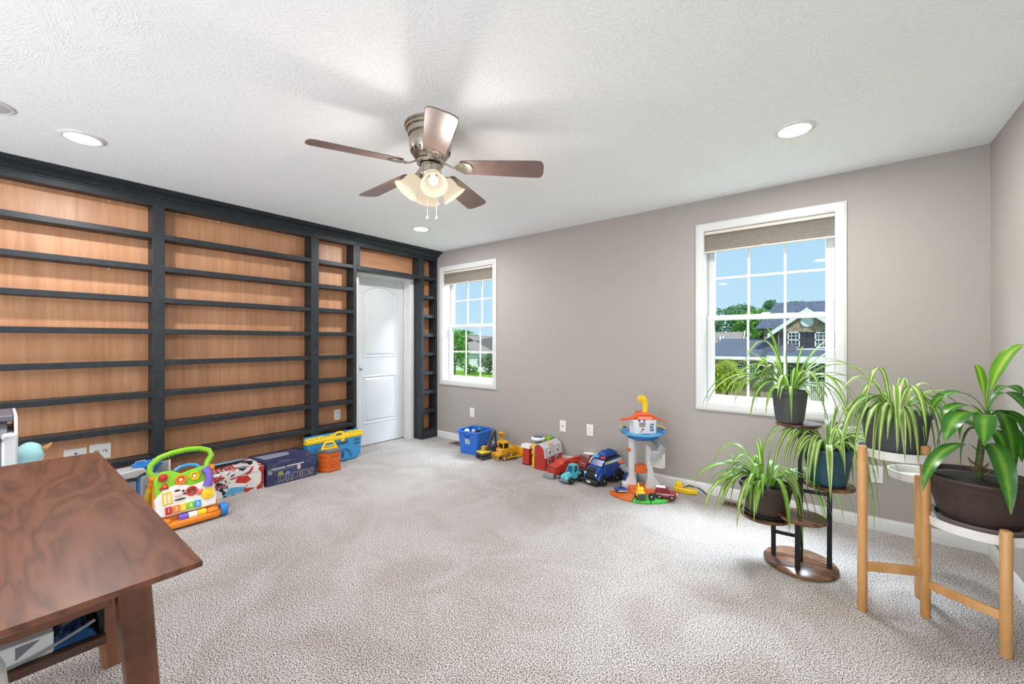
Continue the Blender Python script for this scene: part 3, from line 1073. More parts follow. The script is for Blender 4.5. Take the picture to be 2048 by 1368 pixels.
obj('purple_grille', G().bb(.084, .092, -.010, .055, .10, .215), P('5d3f7e', .5), t, bevel=.006)
for k in range(8):
    obj('grille_slat', G().bb(.092, .095, -.004, .049, .108 + k * .0125, .114 + k * .0125), P('3b2a55', .5), t)
obj('blue_dome', G().lathe([(.055, .285), (.062, .31), (.085, .335), (.088, .355), (.07, .362), (.05, .352), (0, .350)], 24, (-.01, .015, 0)), TB, t)
for y in (-.02, .075):
    obj('wire_loop', G().tube([(-.01, y - .03, .358), (-.01, y - .028, .378), (-.01, y + .025, .380), (-.01, y + .028, .358)], .003, 6), PGL, t)
obj('screen_panel', G().bb(-.03, -.01, .05, .15, .06, .345), P('9aa7ad', .45, 0, .15, 60), t, bevel=.004)
obj('screen_frame', G().bb(-.012, -.004, .142, .152, .06, .352), TW, t, bevel=.002)

# ---- long storage boxes in front of the bookcase
N = Nodes('comic_print')
co = N.coord('Object', (3, 3, 4.5), (0.5, 0.4, 0.3))
vo = N.n('TexVoronoi'); vo.inputs['Scale'].default_value = 1.3; vo.inputs['Randomness'].default_value = 1
nz = N.noise(co, 1.1, 2, .5, 1.2)
N.l(nz, 1, vo, 'Vector')
vo.inputs['Scale'].default_value = 9
r = N.ramp(vo, 'Distance', [(0, (0, 0, 0)), (1, (1, 1, 1))])
sp = N.n('SeparateColor'); N.l(vo, 'Color', sp, 0)
r = N.ramp(sp, 0, [(0, lin('1d1f2b')), (.14, lin('b8342f')), (.36, lin('e9e6e4')), (.54, lin('4f9fce')), (.72, lin('d9d9dc')), (.84, lin('8d8a8c')), (.93, lin('a92c35'))], 'CONSTANT')
N.l(r, 0, N.b, 'Base Color')
COMIC = N.setp(.35)
t = thing('storage_box', 'long box printed in red, white and blue patches, beside the dark blue box', 'box', (-4.08, 1.255, 0))
obj('carton', G().bb(-.20, .20, -.20, .20, 0, .155), COMIC, t, bevel=.003)
obj('lid', G().bb(-.203, .203, -.203, .203, .152, .195), COMIC, t, bevel=.003)
for k in range(6):
    obj('red_stripe', G().prism([(-.05 + .10 * 0 + .02, -.14 + k * .030, .1952), (.14, -.155 + k * .030, .1952), (.14, -.140 + k * .030, .1952), (-.03, -.125 + k * .030, .1952)], (0, 0, .0008)), P('bf3a36', .4), t)
obj('white_patch', G().prism([(.2032, -.06, .02), (.2032, .05, .04), (.2032, .09, .09), (.2032, .03, .13), (.2032, -.07, .10)], (.0006, 0, 0)), TW, t)
obj('blue_patch', G().prism([(.2037, -.11, .012), (.2037, .03, .014), (.2037, .06, .05), (.2037, -.05, .07)], (.0005, 0, 0)), P('5aa9d6', .4), t)
obj('red_patch', G().prism([(.2037, -.02, .10), (.2037, .06, .075), (.2037, .10, .10), (.2037, .07, .14), (.2037, .0, .145)], (.0005, 0, 0)), TR, t)
obj('blue_patch', G().prism([(-.19, -.2, .1955), (-.10, -.19, .1955), (-.12, .12, .1955), (-.19, .12, .1955)], (0, 0, .0006)), P('9fd0e6', .4), t)
obj('black_patch', G().prism([(-.10, -.16, .1957), (.02, -.17, .1957), (-.04, .15, .1957), (-.11, .14, .1957)], (0, 0, .0005)), TK, t)
N = Nodes('navy_print')
co = N.coord('Object', (4, 7, 22))
nz = N.noise(co, 1.3, 3, .6, .8)
r = N.ramp(nz, 0, [(.3, lin('23284a')), (.5, lin('343a5f')), (.66, lin('4b5078')), (.8, lin('7a7c94'))])
N.l(r, 0, N.b, 'Base Color')
NAVY = N.setp(.35)
t = thing('storage_box', 'dark navy box lettered DROIDS next to the orange hexagonal case', 'box', (-4.06, 1.682, 0))
obj('carton', G().bb(-.20, .20, -.213, .213, 0, .160), NAVY, t, bevel=.003)
obj('lid', G().bb(-.203, .203, -.215, .215, .157, .200), NAVY, t, bevel=.003)
MT = basis((0, 1, 0), (0, 0, 1), (.2004, .035, .045))
text_mesh('DROIDS', .085, .0004, 'lettering', P('b9b7c6', .5), t, MT, .0045)
text_mesh('DROIDS', .085, .0008, 'lettering', P('1b1d33', .5), t, MT, .0012)
for (y0, y1, z0, z1, c) in ((-.19, -.06, .135, .152, 'a9a9b4'), (-.05, .06, .140, .153, 'c8c8ce'), (-.16, .02, .122, .130, '6f7186'), (-.205, -.17, .10, .145, '8c8c9a'), (.06, .10, .143, .153, 'd9d9de')):
    obj('pale_print', G().bb(.2002, .2010, y0, y1, z0, z1), P(c, .5), t)
obj('gold_print', G().ball((.2, -.10, .088), (.0015, .026, .026), 12, 6), P('9a8d55', .5, 0, .2, 60), t)
obj('blue_print', G().ball((.2, -.04, .082), (.0015, .020, .020), 12, 6), P('6d86b8', .5, 0, .2, 60), t)
obj('seal_print', G().ball((.2035, .055, .118), (.002, .018, .026), 14, 6), P('c6c2ac', .5), t)
obj('pale_print', G().prism([(-.12, -.19, .2003), (.05, -.17, .2003), (.02, .05, .2003), (-.10, .08, .2003)], (0, 0, .0006)), P('9698a8', .5, 0, .2, 60), t)

# ---- orange hexagonal case
t = thing('toy_case', 'orange hexagonal toy case with yellow handle in front of the blue case', 'toy', (-3.930, 2.062, 0), math.radians(-30))
ORG = P('d9641f', .4, 0, .05)


def ngon(r, z, n=6, a0=0):
    return [(r * math.cos(a0 + 2 * PI * k / n), r * math.sin(a0 + 2 * PI * k / n), z) for k in range(n)]


obj('body', G().prism(ngon(.115, 0.006), (0, 0, .178)), ORG, t, bevel=.002)
obj('foot_ring', G().prism(ngon(.119, 0), (0, 0, .010)), P('9d4a1c', .5), t, bevel=.002)
for z in (.045, .092, .139):
    obj('seam_band', G().prism(ngon(.1162, z), (0, 0, .003)), P('a84b18', .5), t)
g = G()
for k in range(6):
    a = PI / 6 + k * PI / 3
    M = Matrix.Rotation(a, 4, 'Z')
    g.M = M
    for z in (.068, .145):
        for q in range(5):
            y = -.034 + q * .017
            g.prism([(.0997, y - .005, z - .005), (.0997, y + .004, z), (.0997, y - .005, z + .005)], (.001, 0, 0))
obj('arrow_print', g, P('5d2a12', .5), t, kind='stuff')
obj('lid', G().prism(ngon(.121, .184), (0, 0, .016)), P('5c6066', .45), t, bevel=.004)
obj('lid_inset', G().prism(ngon(.100, .200), (0, 0, .004)), P('74787c', .5), t, bevel=.002)
M = Matrix.Rotation(math.radians(110), 4, 'Z')
g = G(); g.M = M
g.tube([(-.068, 0, .205), (-.050, 0, .245), (-.035, 0, .268), (0, 0, .272), (.035, 0, .268), (.050, 0, .245), (.068, 0, .205)], .012, 10)
hh = obj('handle', g, TY, t)
g = G(); g.M = M; g.bb(-.075, .075, -.022, .022, .203, .216); obj('handle_plate', g, TY, t, bevel=.004)
g = G(); g.M = M; g.bb(-.05, .05, -.008, .008, .226, .236); obj('handle_bar', g, TY, t, bevel=.003)

# ---- blue carrying case with yellow lid edge
t = thing('toy_case', 'blue toy carrying case with bumpy yellow top against the bookcase', 'toy', (-4.112, 2.205, 0))
SKY = P('3f9ad6', .35, 0, .04)
g = G().prism([(.045, -.275, .03), (.045, -.255, .005), (.045, -.04, .005), (.045, .03, .012), (.045, .10, .005), (.045, .23, .005), (.045, .285, .05), (.045, .295, .245), (.045, -.29, .245)], (-.095, 0, 0))
obj('body', g, SKY, t, bevel=.010, seg=3)
obj('back_half', G().bb(-.052, -.012, -.292, .296, .06, .305), P('2f86b4', .4), t, bevel=.012, seg=3)
g = G().prism([(.052, -.305, .238), (.052, .318, .238), (.052, .310, .275), (.052, -.30, .275)], (-.075, 0, 0))
rim = obj('yellow_rim', g, TY, t, bevel=.008, seg=3)
rnd = random.Random(3)
for k in range(16):
    y = -.285 + k * .038
    if .0 < y < .09: continue
    obj('rim_block', G().bb(-.012, .046, y - .018, y + .018, .270, .288 + rnd.uniform(0, .016)), TY, t, bevel=.005)
g = G().tube([(.02, .0, .270), (.02, .004, .302), (.02, .040, .312), (.02, .085, .306), (.02, .092, .272)], .012, 8)
obj('handle', g, TY, t)
obj('latch', G().bb(.044, .062, .048, .088, .215, .262), TY, t, bevel=.004)
for y0, y1, z0, z1 in ((.205, .268, .195, .215), (.205, .268, .158, .178), (-.01, .135, .185, .212), (-.15, -.10, .180, .205)):
    o = obj('window', G().bb(.0445, .0465, y0, y1, z0, z1), P('1f3f66', .5), t, bevel=.003)
    n = max(2, int((y1 - y0) / .022))
    for q in range(n):
        yy = y0 + (y1 - y0) * (q + .5) / n
        obj('window_stud', G().ball((.046, yy, (z0 + z1) / 2), (.002, .006, .006), 8, 5), P('6fb6dd', .4), o)
g = G()
g.olathe([(.068, 0), (.086, 0), (.086, .006), (.068, .006)], 24, (.044, .085, .075), ax=R90)
obj('arch', G().tube([(.046, .085 + .082 * math.cos(a), .04 + .098 * math.sin(a)) for a in [PI * i / 14 for i in range(15)]], .010, 8), P('2b7fc0', .4), t)
for y in (.075, .0):
    o = obj('arch_window', G().bb(.0445, .047, y - .012, y + .012, .04, .105), P('1f4f86', .5), t, bevel=.004)

# ---- blue storage bin with toys in it
t = thing('storage_bin', 'open blue plastic storage bin of toys under the far-left window', 'bin', (-3.245, 3.425, 0), math.radians(4))
BINM = P('2a72d8', .3, 0, .05)


def rrect(x, y, r, z, n=5):
    pts = []
    for cx_, cy_, a0 in ((x - r, y - r, 0), (-x + r, y - r, PI / 2), (-x + r, -y + r, PI), (x - r, -y + r, 3 * PI / 2)):
        for i in range(n):
            a = a0 + PI / 2 * i / (n - 1)
            pts.append((cx_ + r * math.cos(a), cy_ + r * math.sin(a), z))
    return pts


def loft(g, loops, cap0=True, cap1=True):
    n = len(loops[0])
    vs = [p for l_ in loops for p in l_]
    fs = []
    for k in range(len(loops) - 1):
        for i in range(n):
            j = (i + 1) % n
            fs.append((k * n + i, k * n + j, (k + 1) * n + j, (k + 1) * n + i))
    if cap0: fs.append(tuple(range(n))[::-1])
    if cap1: fs.append(tuple((len(loops) - 1) * n + i for i in range(n)))
    g.add(vs, fs)
    return g


g = loft(G(), [rrect(.125, .125, .03, 0), rrect(.148, .143, .035, .245), rrect(.163, .158, .04, .246), rrect(.166, .161, .042, .254), rrect(.162, .157, .04, .259), rrect(.145, .140, .034, .258), rrect(.122, .122, .028, .006)])
obj('tub', g, BINM, t)
obj('grip_hole', G().tube([(-.045 + .09 * i / 8, -.1405 + .002, .222 - .030 * math.sin(PI * i / 8)) for i in range(9)], .007, 6), P('16306a', .5), t)
obj('sticker', G().prism([(-.03, -.1345, .12), (.035, -.1345, .115), (.035, -.140, .17), (-.03, -.140, .175)], (0, -.001, 0)), P('b9d3d0', .5, 0, .2, 60), t)
obj('sticker_spot', G().ball((.012, -.139, .150), (.012, .001, .014), 10, 5), P('7fae4e', .5), t)
for (x, y, c, nm, lab, r_) in ((-.075, -.055, 'e6e6e2', 'toy_ball', 'small white toy ball in the left corner of the blue bin', .026), (.0, -.03, '8a5a4c', 'toy_block', 'brown and white toy block in the middle of the blue bin', .030), (.045, .0, '1d1d2a', 'toy_block', 'black toy block at the middle right of the blue bin', .028), (.082, .05, '4b3fb0', 'toy_figure', 'purple toy rod leaning in the back right of the blue bin', .03), (.0, .075, '2fa0a5', 'toy_block', 'teal toy block at the back of the blue bin', .03)):
    M = Matrix.Rotation(math.radians(4), 4, 'Z')
    p = M @ V((x, y, 0)) + V((-3.245, 3.425, .0065))
    q = thing(nm, lab, 'toy', p)
    if nm == 'toy_ball':
        obj('column', G().lathe([(.022, 0), (.022, .19), (.02, .20)], 12), P('8b8f94', .5), q)
        obj('ball', G().ball((0, 0, .225), r_ * 1.3), P(c, .4), q)
    elif nm == 'toy_figure':
        obj('rod', G().tube([(-.02, 0, .012), (.0, .02, .13), (.02, .03, .235)], .013, 10), P(c, .4), q)
        obj('rod_tip', G().ball((.02, .03, .235), .018), P('2b2a6a', .4), q)
    else:
        obj('block', G().box((0, 0, .115), (.045, .055, .23), .5), P(c, .5), q, bevel=.004)
        obj('top_knob', G().ball((0, 0, .235), .022), P('d8d2cc' if c == '8a5a4c' else c, .5), q)

# ---- toy excavator
YEL = P('e3a51c', .4, 0, .05); YEL2 = P('d8c22a', .4, 0, .05); DG = P('3c3f42', .55)
t = thing('toy_excavator', 'small grey and yellow toy excavator in front of the blue bin', 'toy', (-2.985, 3.285, 0), math.radians(75))
for s in (-1, 1):
    loop = [(-.065, .012), (-.05, 0), (.05, 0), (.068, .014), (.062, .036), (-.058, .036)]
    o = obj('track', G().prism([(x, s * .05 - .016, z) for x, z in loop], (0, .032, 0)), DG, t, bevel=.006)
obj('chassis', G().bb(-.04, .04, -.034, .034, .014, .042), DG, t)
obj('turntable', G().bb(-.068, .062, -.062, .062, .043, .066), DG, t, bevel=.006)
obj('deck', G().bb(-.064, .055, -.060, .060, .066, .082), YEL2, t, bevel=.006)
cb = obj('cab', G().bb(.0, .05, .012, .052, .082, .125), YEL, t, bevel=.005)
obj('cab_window', G().bb(.05, .0515, .018, .046, .094, .118), TK, cb)
obj('boom', G().prism([(.02, -.02, .082), (.045, -.02, .082), (.115, -.02, .215), (.150, -.02, .275), (.140, -.02, .290), (.095, -.02, .235)], (0, .026, 0)), DG, t, bevel=.003)
obj('stick', G().prism([(.134, -.017, .282), (.152, -.017, .286), (.165, -.017, .12), (.150, -.017, .115)], (0, .020, 0)), DG, t, bevel=.003)
obj('bucket', G().prism([(.10, -.03, .115), (.17, -.03, .122), (.172, -.03, .085), (.14, -.03, .055), (.10, -.03, .075)], (0, .048, 0)), DG, t, bevel=.004)
obj('ram', G().tube([(.035, -.007, .12), (.10, -.007, .21)], .004, 8), P('b9bcc0', .3, .8), t)

# ---- toy bulldozer
t = thing('toy_bulldozer', 'yellow toy bulldozer with rear ripper beside the blue bin', 'toy', (-2.805, 3.472, 0), math.radians(74))
for s in (-1, 1):
    loop = [(-.12, .018), (-.10, 0), (.07, 0), (.09, .018), (.06, .045), (-.02, .070), (-.10, .050)]
    tr_ = obj('track', G().prism([(x, s * .072 - .019, z) for x, z in loop], (0, .038, 0)), P('6e5b33', .6), t, bevel=.006)
    for x, z, r_ in ((-.098, .024, .018), (.066, .022, .017), (-.015, .048, .016)):
        obj('sprocket', G().lathe([(r_, -.004), (r_ * .6, .004), (0, .004)], 12, (x, s * .093, z), ax=Matrix.Rotation(-s * PI / 2, 4, 'X')), YEL, tr_)
    obj('push_arm', G().tube([(-.07, s * .098, .03), (.12, s * .098, .03)], .008, 8), YEL, t)
    obj('lift_ram', G().tube([(.03, s * .05, .09), (.125, s * .06, .05)], .006, 8), YEL, t)
obj('hood', G().prism([(-.03, -.045, .045), (.088, -.045, .04), (.088, -.045, .105), (-.03, -.045, .120)], (0, .09, 0)), YEL, t, bevel=.006)
obj('rear_tank', G().bb(-.12, -.03, -.052, .052, .045, .115), YEL, t, bevel=.008)
cb = obj('cab', G().bb(-.085, -.02, -.040, .040, .115, .168), TK, t, bevel=.003)
obj('roof', G().bb(-.10, -.01, -.052, .052, .168, .188), YEL, cb, bevel=.005)
for sx_ in (-.092, -.022):
    for s in (-1, 1):
        obj('pillar', G().bb(sx_, sx_ + .012, s * .044 - .005, s * .044 + .005, .112, .170), YEL, cb)
obj('exhaust', G().cyl((.03, .02, .11), (.03, .02, .165), .006), TK, t)
obj('blade', G().prism([(.125, -.115, .004), (.138, -.115, .003), (.150, -.115, .03), (.146, -.115, .075), (.152, -.115, .10), (.140, -.115, .10), (.128, -.115, .06)], (0, .23, 0)), YEL, t, bevel=.003)
obj('ripper_beam', G().bb(-.165, -.12, -.065, .065, .045, .072), YEL, t, bevel=.005)
for y in (-.045, 0, .045):
    obj('ripper_tooth', G().prism([(-.165, y - .006, .05), (-.148, y - .006, .05), (-.152, y - .006, .012), (-.172, y - .006, .002)], (0, .012, 0)), P('c79a3e', .5), t)
obj('decal', G().bb(-.1215, -.1205, -.024, .020, .074, .106), TW, t)
obj('decal', G().bb(-.1222, -.1213, -.016, .012, .080, .100), TR, t)

# ---- yellow crane toy behind the bulldozer
t = thing('toy_crane', 'yellow toy crane arm standing between the bulldozer and the blue bin', 'toy', (-2.972, 3.56, 0), math.radians(80))
obj('carrier', G().bb(-.07, .06, -.04, .04, .02, .07), YEL, t, bevel=.006)
for x in (-.04, .035):
    for s in (-1, 1):
        wheel(t, (x, s * .043, .022), .022, .018, YEL)
obj('turret', G().bb(-.05, .02, -.035, .035, .07, .115), YEL, t, bevel=.006)
obj('arm', G().prism([(-.04, -.014, .10), (-.01, -.014, .10), (.035, -.014, .21), (.02, -.014, .222)], (0, .028, 0)), YEL, t, bevel=.003)
obj('arm_head', G().prism([(-.02, -.03, .205), (.05, -.03, .200), (.055, -.03, .225), (-.0, -.03, .238), (-.03, -.03, .232)], (0, .06, 0)), YEL, t, bevel=.004)
obj('arm_strut', G().tube([(.0, .02, .11), (.04, .02, .205)], .006, 8), P('8d6a1c', .5), t)

# ---- red barn playset (seen gable on, half open)
t = thing('toy_barn', 'red toy barn with white gambrel roof against the far wall', 'toy', (-2.285, 3.33, 0))
BARN = P('b8332a', .5, 0, .06); ROOF = P('c9cbd0', .45, 0, .04)
gab = [(-.062, 0), (.062, 0), (.058, .125), (.048, .205), (.0, .250), (-.046, .232), (-.062, .215)]
obj('gable_wall', G().prism([(x, 0, z) for x, z in gab], (0, .010, 0)), BARN, t, bevel=.002)
for k in range(5):
    x = -.045 + k * .022
    obj('plank_groove', G().bb(x - .0008, x + .0008, -.0008, 0, .004, .20), P('8f241d', .6), t)
obj('rear_wall', G().prism([(x, .302, z) for x, z in gab], (0, .008, 0)), BARN, t)
sw = obj('side_wall', G().bb(.050, .060, .010, .302, 0, .128), BARN, t)
for y in (.075, .215):
    o = obj('barn_window', G().bb(.060, .063, y - .024, y + .024, .058, .108), TW, t, bevel=.002)
    obj('window_opening', G().bb(.0631, .0641, y - .016, y + .016, .064, .101), P('5b1712', .6), o)
rf = obj('lower_roof', G().prism([(.050, -.008, .213), (.068, -.008, .122), (.074, -.008, .124), (.056, -.008, .217)], (0, .325, 0)), ROOF, t, bevel=.002)
for y in (.075, .215):
    q = V((.0632, y, .170))
    dm = G()
    nrm = V((.98, 0, .19))
    M = basis((0, 1, 0), (-.19, 0, .98), q)
    dm.M = M
    dm.prism([(-.020, -.028, 0), (.020, -.028, 0), (.020, .018, 0), (.012, .030, 0), (-.012, .030, 0), (-.020, .018, 0)], (0, 0, .006))
    o = obj('dormer', dm, TW, t, bevel=.002)
    dm = G(); dm.M = M; dm.prism([(-.010, -.020, .006), (.010, -.020, .006), (.010, .012, .006), (-.010, .012, .006)], (0, 0, .001))
    obj('dormer_window', dm, TK, o)
obj('upper_roof', G().prism([(-.004, -.008, .252), (.052, -.008, .211), (.056, -.008, .217), (.0, -.008, .259)], (0, .325, 0)), ROOF, t, bevel=.002)
obj('left_roof', G().prism([(.0, -.008, .252), (-.048, -.008, .233), (-.05, -.008, .239), (.0, -.008, .259)], (0, .325, 0)), ROOF, t, bevel=.002)
obj('rake_trim', G().tube([(-.066, -.004, .17), (-.064, -.004, .215), (-.047, -.004, .236), (.0, -.004, .256), (.052, -.004, .213), (.068, -.004, .122)], .004, 6), TW, t)
obj('hay_door', G().prism([(.012, .10, .250), (.045, .10, .227), (.045, .17, .227), (.012, .17, .250)], (.004, 0, .006)), P('d9b48a', .6), t, bevel=.003)
t = thing('toy_silo', 'square red toy silo with white top, left of the red barn', 'toy', (-2.468, 3.395, 0))
obj('base', G().lathe([(.070, 0), (.068, .010), (.06, .012), (0, .012)], 20, (-.008, -.01, 0)), P('a9ada0', .6), t)
obj('tower', G().bb(-.040, .036, -.045, .035, .012, .175), BARN, t, bevel=.002)
obj('tower_band', G().bb(-.043, .039, -.048, .038, .108, .118), BARN, t, bevel=.002)
obj('foot', G().bb(-.045, .041, -.050, .040, .012, .024), P('6e2019', .6), t)
obj('cap', G().bb(-.066, .040, -.040, .040, .175, .215), TW, t, bevel=.004)
t = thing('toy_windmill', 'yellow toy wheel between the red silo and the barn', 'toy', (-2.381, 3.372, 0))
obj('stem', G().bb(-.012, .012, -.02, .02, 0, .11), TY, t, bevel=.003)
Rx = Matrix.Rotation(PI / 2, 4, 'X')
o = obj('rim', G().tube([(.026 * math.cos(a), 0, .15 + .032 * math.sin(a)) for a in [2 * PI * k / 18 for k in range(18)]], .0065, 8, closed=True), TY, t)
for k in range(3):
    a = k * PI / 3
    obj('spoke', G().tube([(-.026 * math.cos(a), 0, .15 - .032 * math.sin(a)), (.026 * math.cos(a), 0, .15 + .032 * math.sin(a))], .004, 6), TY, t)
obj('cap', G().lathe([(.030, .19), (.032, .205), (.024, .228), (.012, .238), (0, .240)], 16), P('d8b42a', .45, 0, .2, 50), t)
t = thing('toy_dish', 'white and blue toy saucer stacked behind the red barn roof', 'toy', (-2.45, 3.54, 0))
obj('pillar', G().bb(-.03, .03, -.03, .03, 0, .215), TGREY, t, bevel=.003)
obj('saucer', G().lathe([(.02, .215), (.07, .235), (.075, .250), (.06, .262), (0, .268)], 20), TW, t)
obj('blue_panel', G().box((.01, -.015, .270), (.09, .05, .010), .4), P('3d5f86', .4), t, bevel=.003)
t = thing('toy_block', 'lime green toy piece sticking up behind the red barn roof', 'toy', (-2.375, 3.625, 0))
obj('column', G().bb(-.02, .016, -.02, .02, 0, .225), TG, t, bevel=.003)
obj('top', G().prism([(-.04, -.02, .222), (.02, -.02, .225), (.045, -.02, .268), (.0, -.02, .262), (-.03, -.02, .245)], (0, .04, 0)), TG, t, bevel=.003)


def sweep_body(g, sections):
    """loft of rectangles along x: (x, half width bottom, half width top, z bottom, z top)"""
    vs = []; fs = []
    for x, wb, wt, z0, z1 in sections:
        vs += [(x, -wb, z0), (x, wb, z0), (x, wt, z1), (x, -wt, z1)]
    n = len(sections)
    for k in range(n - 1):
        for i in range(4):
            j = (i + 1) % 4
            fs.append((k * 4 + i, k * 4 + j, k * 4 + 4 + j, k * 4 + 4 + i))
    fs.append((3, 2, 1, 0)); fs.append(tuple(4 * (n - 1) + i for i in range(4)))
    return g.add(vs, fs)


# ---- long red toy truck (nose to the room)
t = thing('toy_truck', 'long red toy truck with grey bumper beside the red barn', 'toy', (-2.045, 3.40, 0), math.radians(-100))
RED = P('c23a2c', .28, 0, .05)
obj('body', sweep_body(G(), [(.205, .050, .042, .030, .075), (.17, .056, .050, .028, .105), (.08, .058, .052, .028, .118), (.07, .058, .048, .028, .135), (-.02, .058, .046, .028, .140), (-.03, .055, .048, .028, .118), (-.21, .052, .046, .028, .105)]), RED, t, bevel=.008, seg=3)
obj('windscreen', G().prism([(.178, -.043, .100), (.206, -.040, .074), (.206, .040, .074), (.178, .043, .100)], (.002, 0, .002)), P('7a211a', .3), t)
obj('skirt', sweep_body(G(), [(.200, .052, .052, .012, .036), (.0, .058, .058, .014, .036), (-.2, .054, .054, .014, .036)]), P('3d4145', .5), t, bevel=.004)
obj('bumper', sweep_body(G(), [(.235, .062, .056, .003, .046), (.205, .060, .056, .003, .050)]), P('8d8f91', .45), t, bevel=.006)
obj('step', G().bb(.06, .18, -.066, .066, .010, .026), P('a9adb0', .4), t, bevel=.004)
for x in (.12, -.13):
    for s in (-1, 1):
        wheel(t, (x, s * .052, .026), .026, .022, TGREY)
obj('ladder', G().bb(-.2, -.05, -.02, .02, .112, .126), RED, t, bevel=.003)

# ---- dark red toy truck behind the teal car
t = thing('toy_truck', 'dark red and black toy truck behind the teal toy car', 'toy', (-1.862, 3.485, 0), math.radians(-98))
obj('body', sweep_body(G(), [(.085, .05, .04, .05, .095), (.06, .06, .048, .04, .13), (-.03, .062, .05, .04, .152), (-.09, .058, .046, .04, .135)]), P('7a2620', .3, 0, .06), t, bevel=.012, seg=3)
obj('fender', sweep_body(G(), [(.10, .060, .056, .03, .075), (.02, .066, .060, .03, .085), (-.1, .064, .058, .03, .08)]), P('2c3031', .45), t, bevel=.008)
for x in (.05, -.06):
    for s in (-1, 1):
        wheel(t, (x, s * .066, .045), .045, .034, TGREY)

# ---- teal toy car
TEAL = P('4fb7c4', .25, 0, .04); TEALD = P('1f5d7d', .35)
t = thing('toy_car', 'teal toy jeep with lime wheel hubs beside the blue police truck', 'toy', (-1.882, 3.232, 0), math.radians(-101))
obj('hood', sweep_body(G(), [(.088, .040, .036, .032, .062), (.07, .046, .040, .030, .074), (.0, .050, .044, .030, .086), (-.10, .050, .046, .032, .080)]), TEAL, t, bevel=.008, seg=3)
obj('front_bumper', sweep_body(G(), [(.102, .046, .044, .016, .036), (.082, .050, .046, .016, .040)]), P('6f7a7c', .4), t, bevel=.005)
cb = obj('cab_frame', G().prism([(-.006, -.040, .084), (.02, -.040, .086), (-.008, -.034, .140), (-.020, -.034, .142)], (0, .007, 0)).prism([(-.006, .033, .084), (.02, .033, .086), (-.008, .027, .140), (-.020, .027, .142)], (0, .007, 0)).bb(-.022, -.006, -.034, .034, .136, .146).prism([(-.075, -.042, .08), (-.060, -.042, .08), (-.055, -.036, .140), (-.066, -.036, .140)], (0, .007, 0)).prism([(-.075, .035, .08), (-.060, .035, .08), (-.055, .029, .140), (-.066, .029, .140)], (0, .007, 0)), TEAL, t, bevel=.002)
obj('roof', G().bb(-.07, -.008, -.036, .036, .140, .150), P('6aa9a6', .4), t, bevel=.004)
obj('windscreen', G().prism([(.004, -.032, .086), (.014, -.032, .086), (-.014, -.028, .138), (-.019, -.028, .138)], (0, .06, 0)), TEALD, t)
obj('seat', G().bb(-.055, -.03, -.028, .028, .078, .115), TEALD, t, bevel=.004)
obj('hood_stripe', G().prism([(.072, -.010, .0755), (.01, -.012, .0868), (.01, .012, .0868), (.072, .010, .0755)], (0, 0, .0012)), P('8fd6dd', .3), t)
for x, r_ in ((.052, .029), (-.068, .033)):
    for s in (-1, 1):
        wheel(t, (x, s * .053, r_), r_, .026, P('a8d24a', .4), name='wheel')
for s in (-1, 1):
    obj('headlight', G().ball((.088, s * .028, .054), (.006, .008, .007), 10, 6), TW, t)

# ---- big blue toy truck
PB = P('1f4f9c', .3, 0, .05)
t = thing('toy_police_truck', 'big blue toy police truck with white stripe, left of the toy tower', 'toy', (-1.660, 3.425, 0), math.radians(-103))
obj('chassis', G().bb(-.165, .150, -.080, .080, .030, .070), TK, t, bevel=.006)
obj('hood', sweep_body(G(), [(.165, .070, .060, .060, .120), (.14, .080, .066, .055, .145), (.065, .086, .072, .055, .160)]), PB, t, bevel=.010, seg=3)
obj('rear_body', sweep_body(G(), [(.07, .088, .078, .060, .195), (-.02, .092, .080, .060, .215), (-.17, .090, .078, .065, .210)]), PB, t, bevel=.010, seg=3)
obj('windscreen', G().prism([(.078, -.066, .160), (.10, -.066, .158), (.055, -.062, .205), (.04, -.062, .205)], (0, .130, 0)), P('1c2f8c', .2), t, bevel=.003)
obj('grille', G().prism([(.160, -.046, .055), (.178, -.046, .060), (.170, -.042, .140), (.130, -.042, .152), (.125, -.042, .10)], (0, .090, 0)), TK, t, bevel=.006)
for k in range(6):
    obj('grille_bar', G().box((.1765 - k * .0014, .0, .070 + k * .011), (.004, .066, .004)), P('3a3d40', .4), t)
obj('bumper', sweep_body(G(), [(.195, .088, .084, .018, .052), (.155, .094, .088, .016, .062)]), TK, t, bevel=.008)
obj('number_plate', G().bb(.1935, .1975, -.022, .022, .026, .046), P('c9c9c4', .4), t, bevel=.002)
for s in (-1, 1):
    obj('headlight', G().ball((.166, s * .060, .098), (.010, .013, .010), 12, 6), P('e9ecee', .15), t)
    obj('headlight_bezel', G().ball((.160, s * .060, .098), (.010, .018, .014), 12, 6), TK, t)
    obj('white_stripe', G().prism([(.06, s * .0795, .176), (-.165, s * .0825, .178), (-.165, s * .0808, .205), (.06, s * .0775, .197)], (0, s * .003, 0)), TW, t)
    obj('fender', G().tube([(.105 + .048 * math.cos(a), s * .080, .050 + .052 * math.sin(a)) for a in [PI * i / 10 for i in range(11)]], .012, 8), PB, t)
    obj('fender', G().tube([(-.10 + .052 * math.cos(a), s * .086, .050 + .055 * math.sin(a)) for a in [PI * i / 10 for i in range(11)]], .012, 8), TK, t)
    for x in (.105, -.075, -.150):
        wheel(t, (x, s * .085, .045 if x > 0 else .042), .045 if x > 0 else .042, .036, P('b9babb', .4, .3))
    obj('rail', G().tube([(.10, s * .074, .165), (.06, s * .076, .205), (-.03, s * .082, .222)], .004, 6), TW if s < 0 else TK, t)
obj('roof_rack', G().bb(-.165, .03, -.066, .066, .208, .222), TK, t, bevel=.005)
obj('roof_box', sweep_body(G(), [(.02, .050, .040, .222, .250), (-.03, .056, .046, .222, .262), (-.15, .054, .044, .222, .258)]), PB, t, bevel=.008)
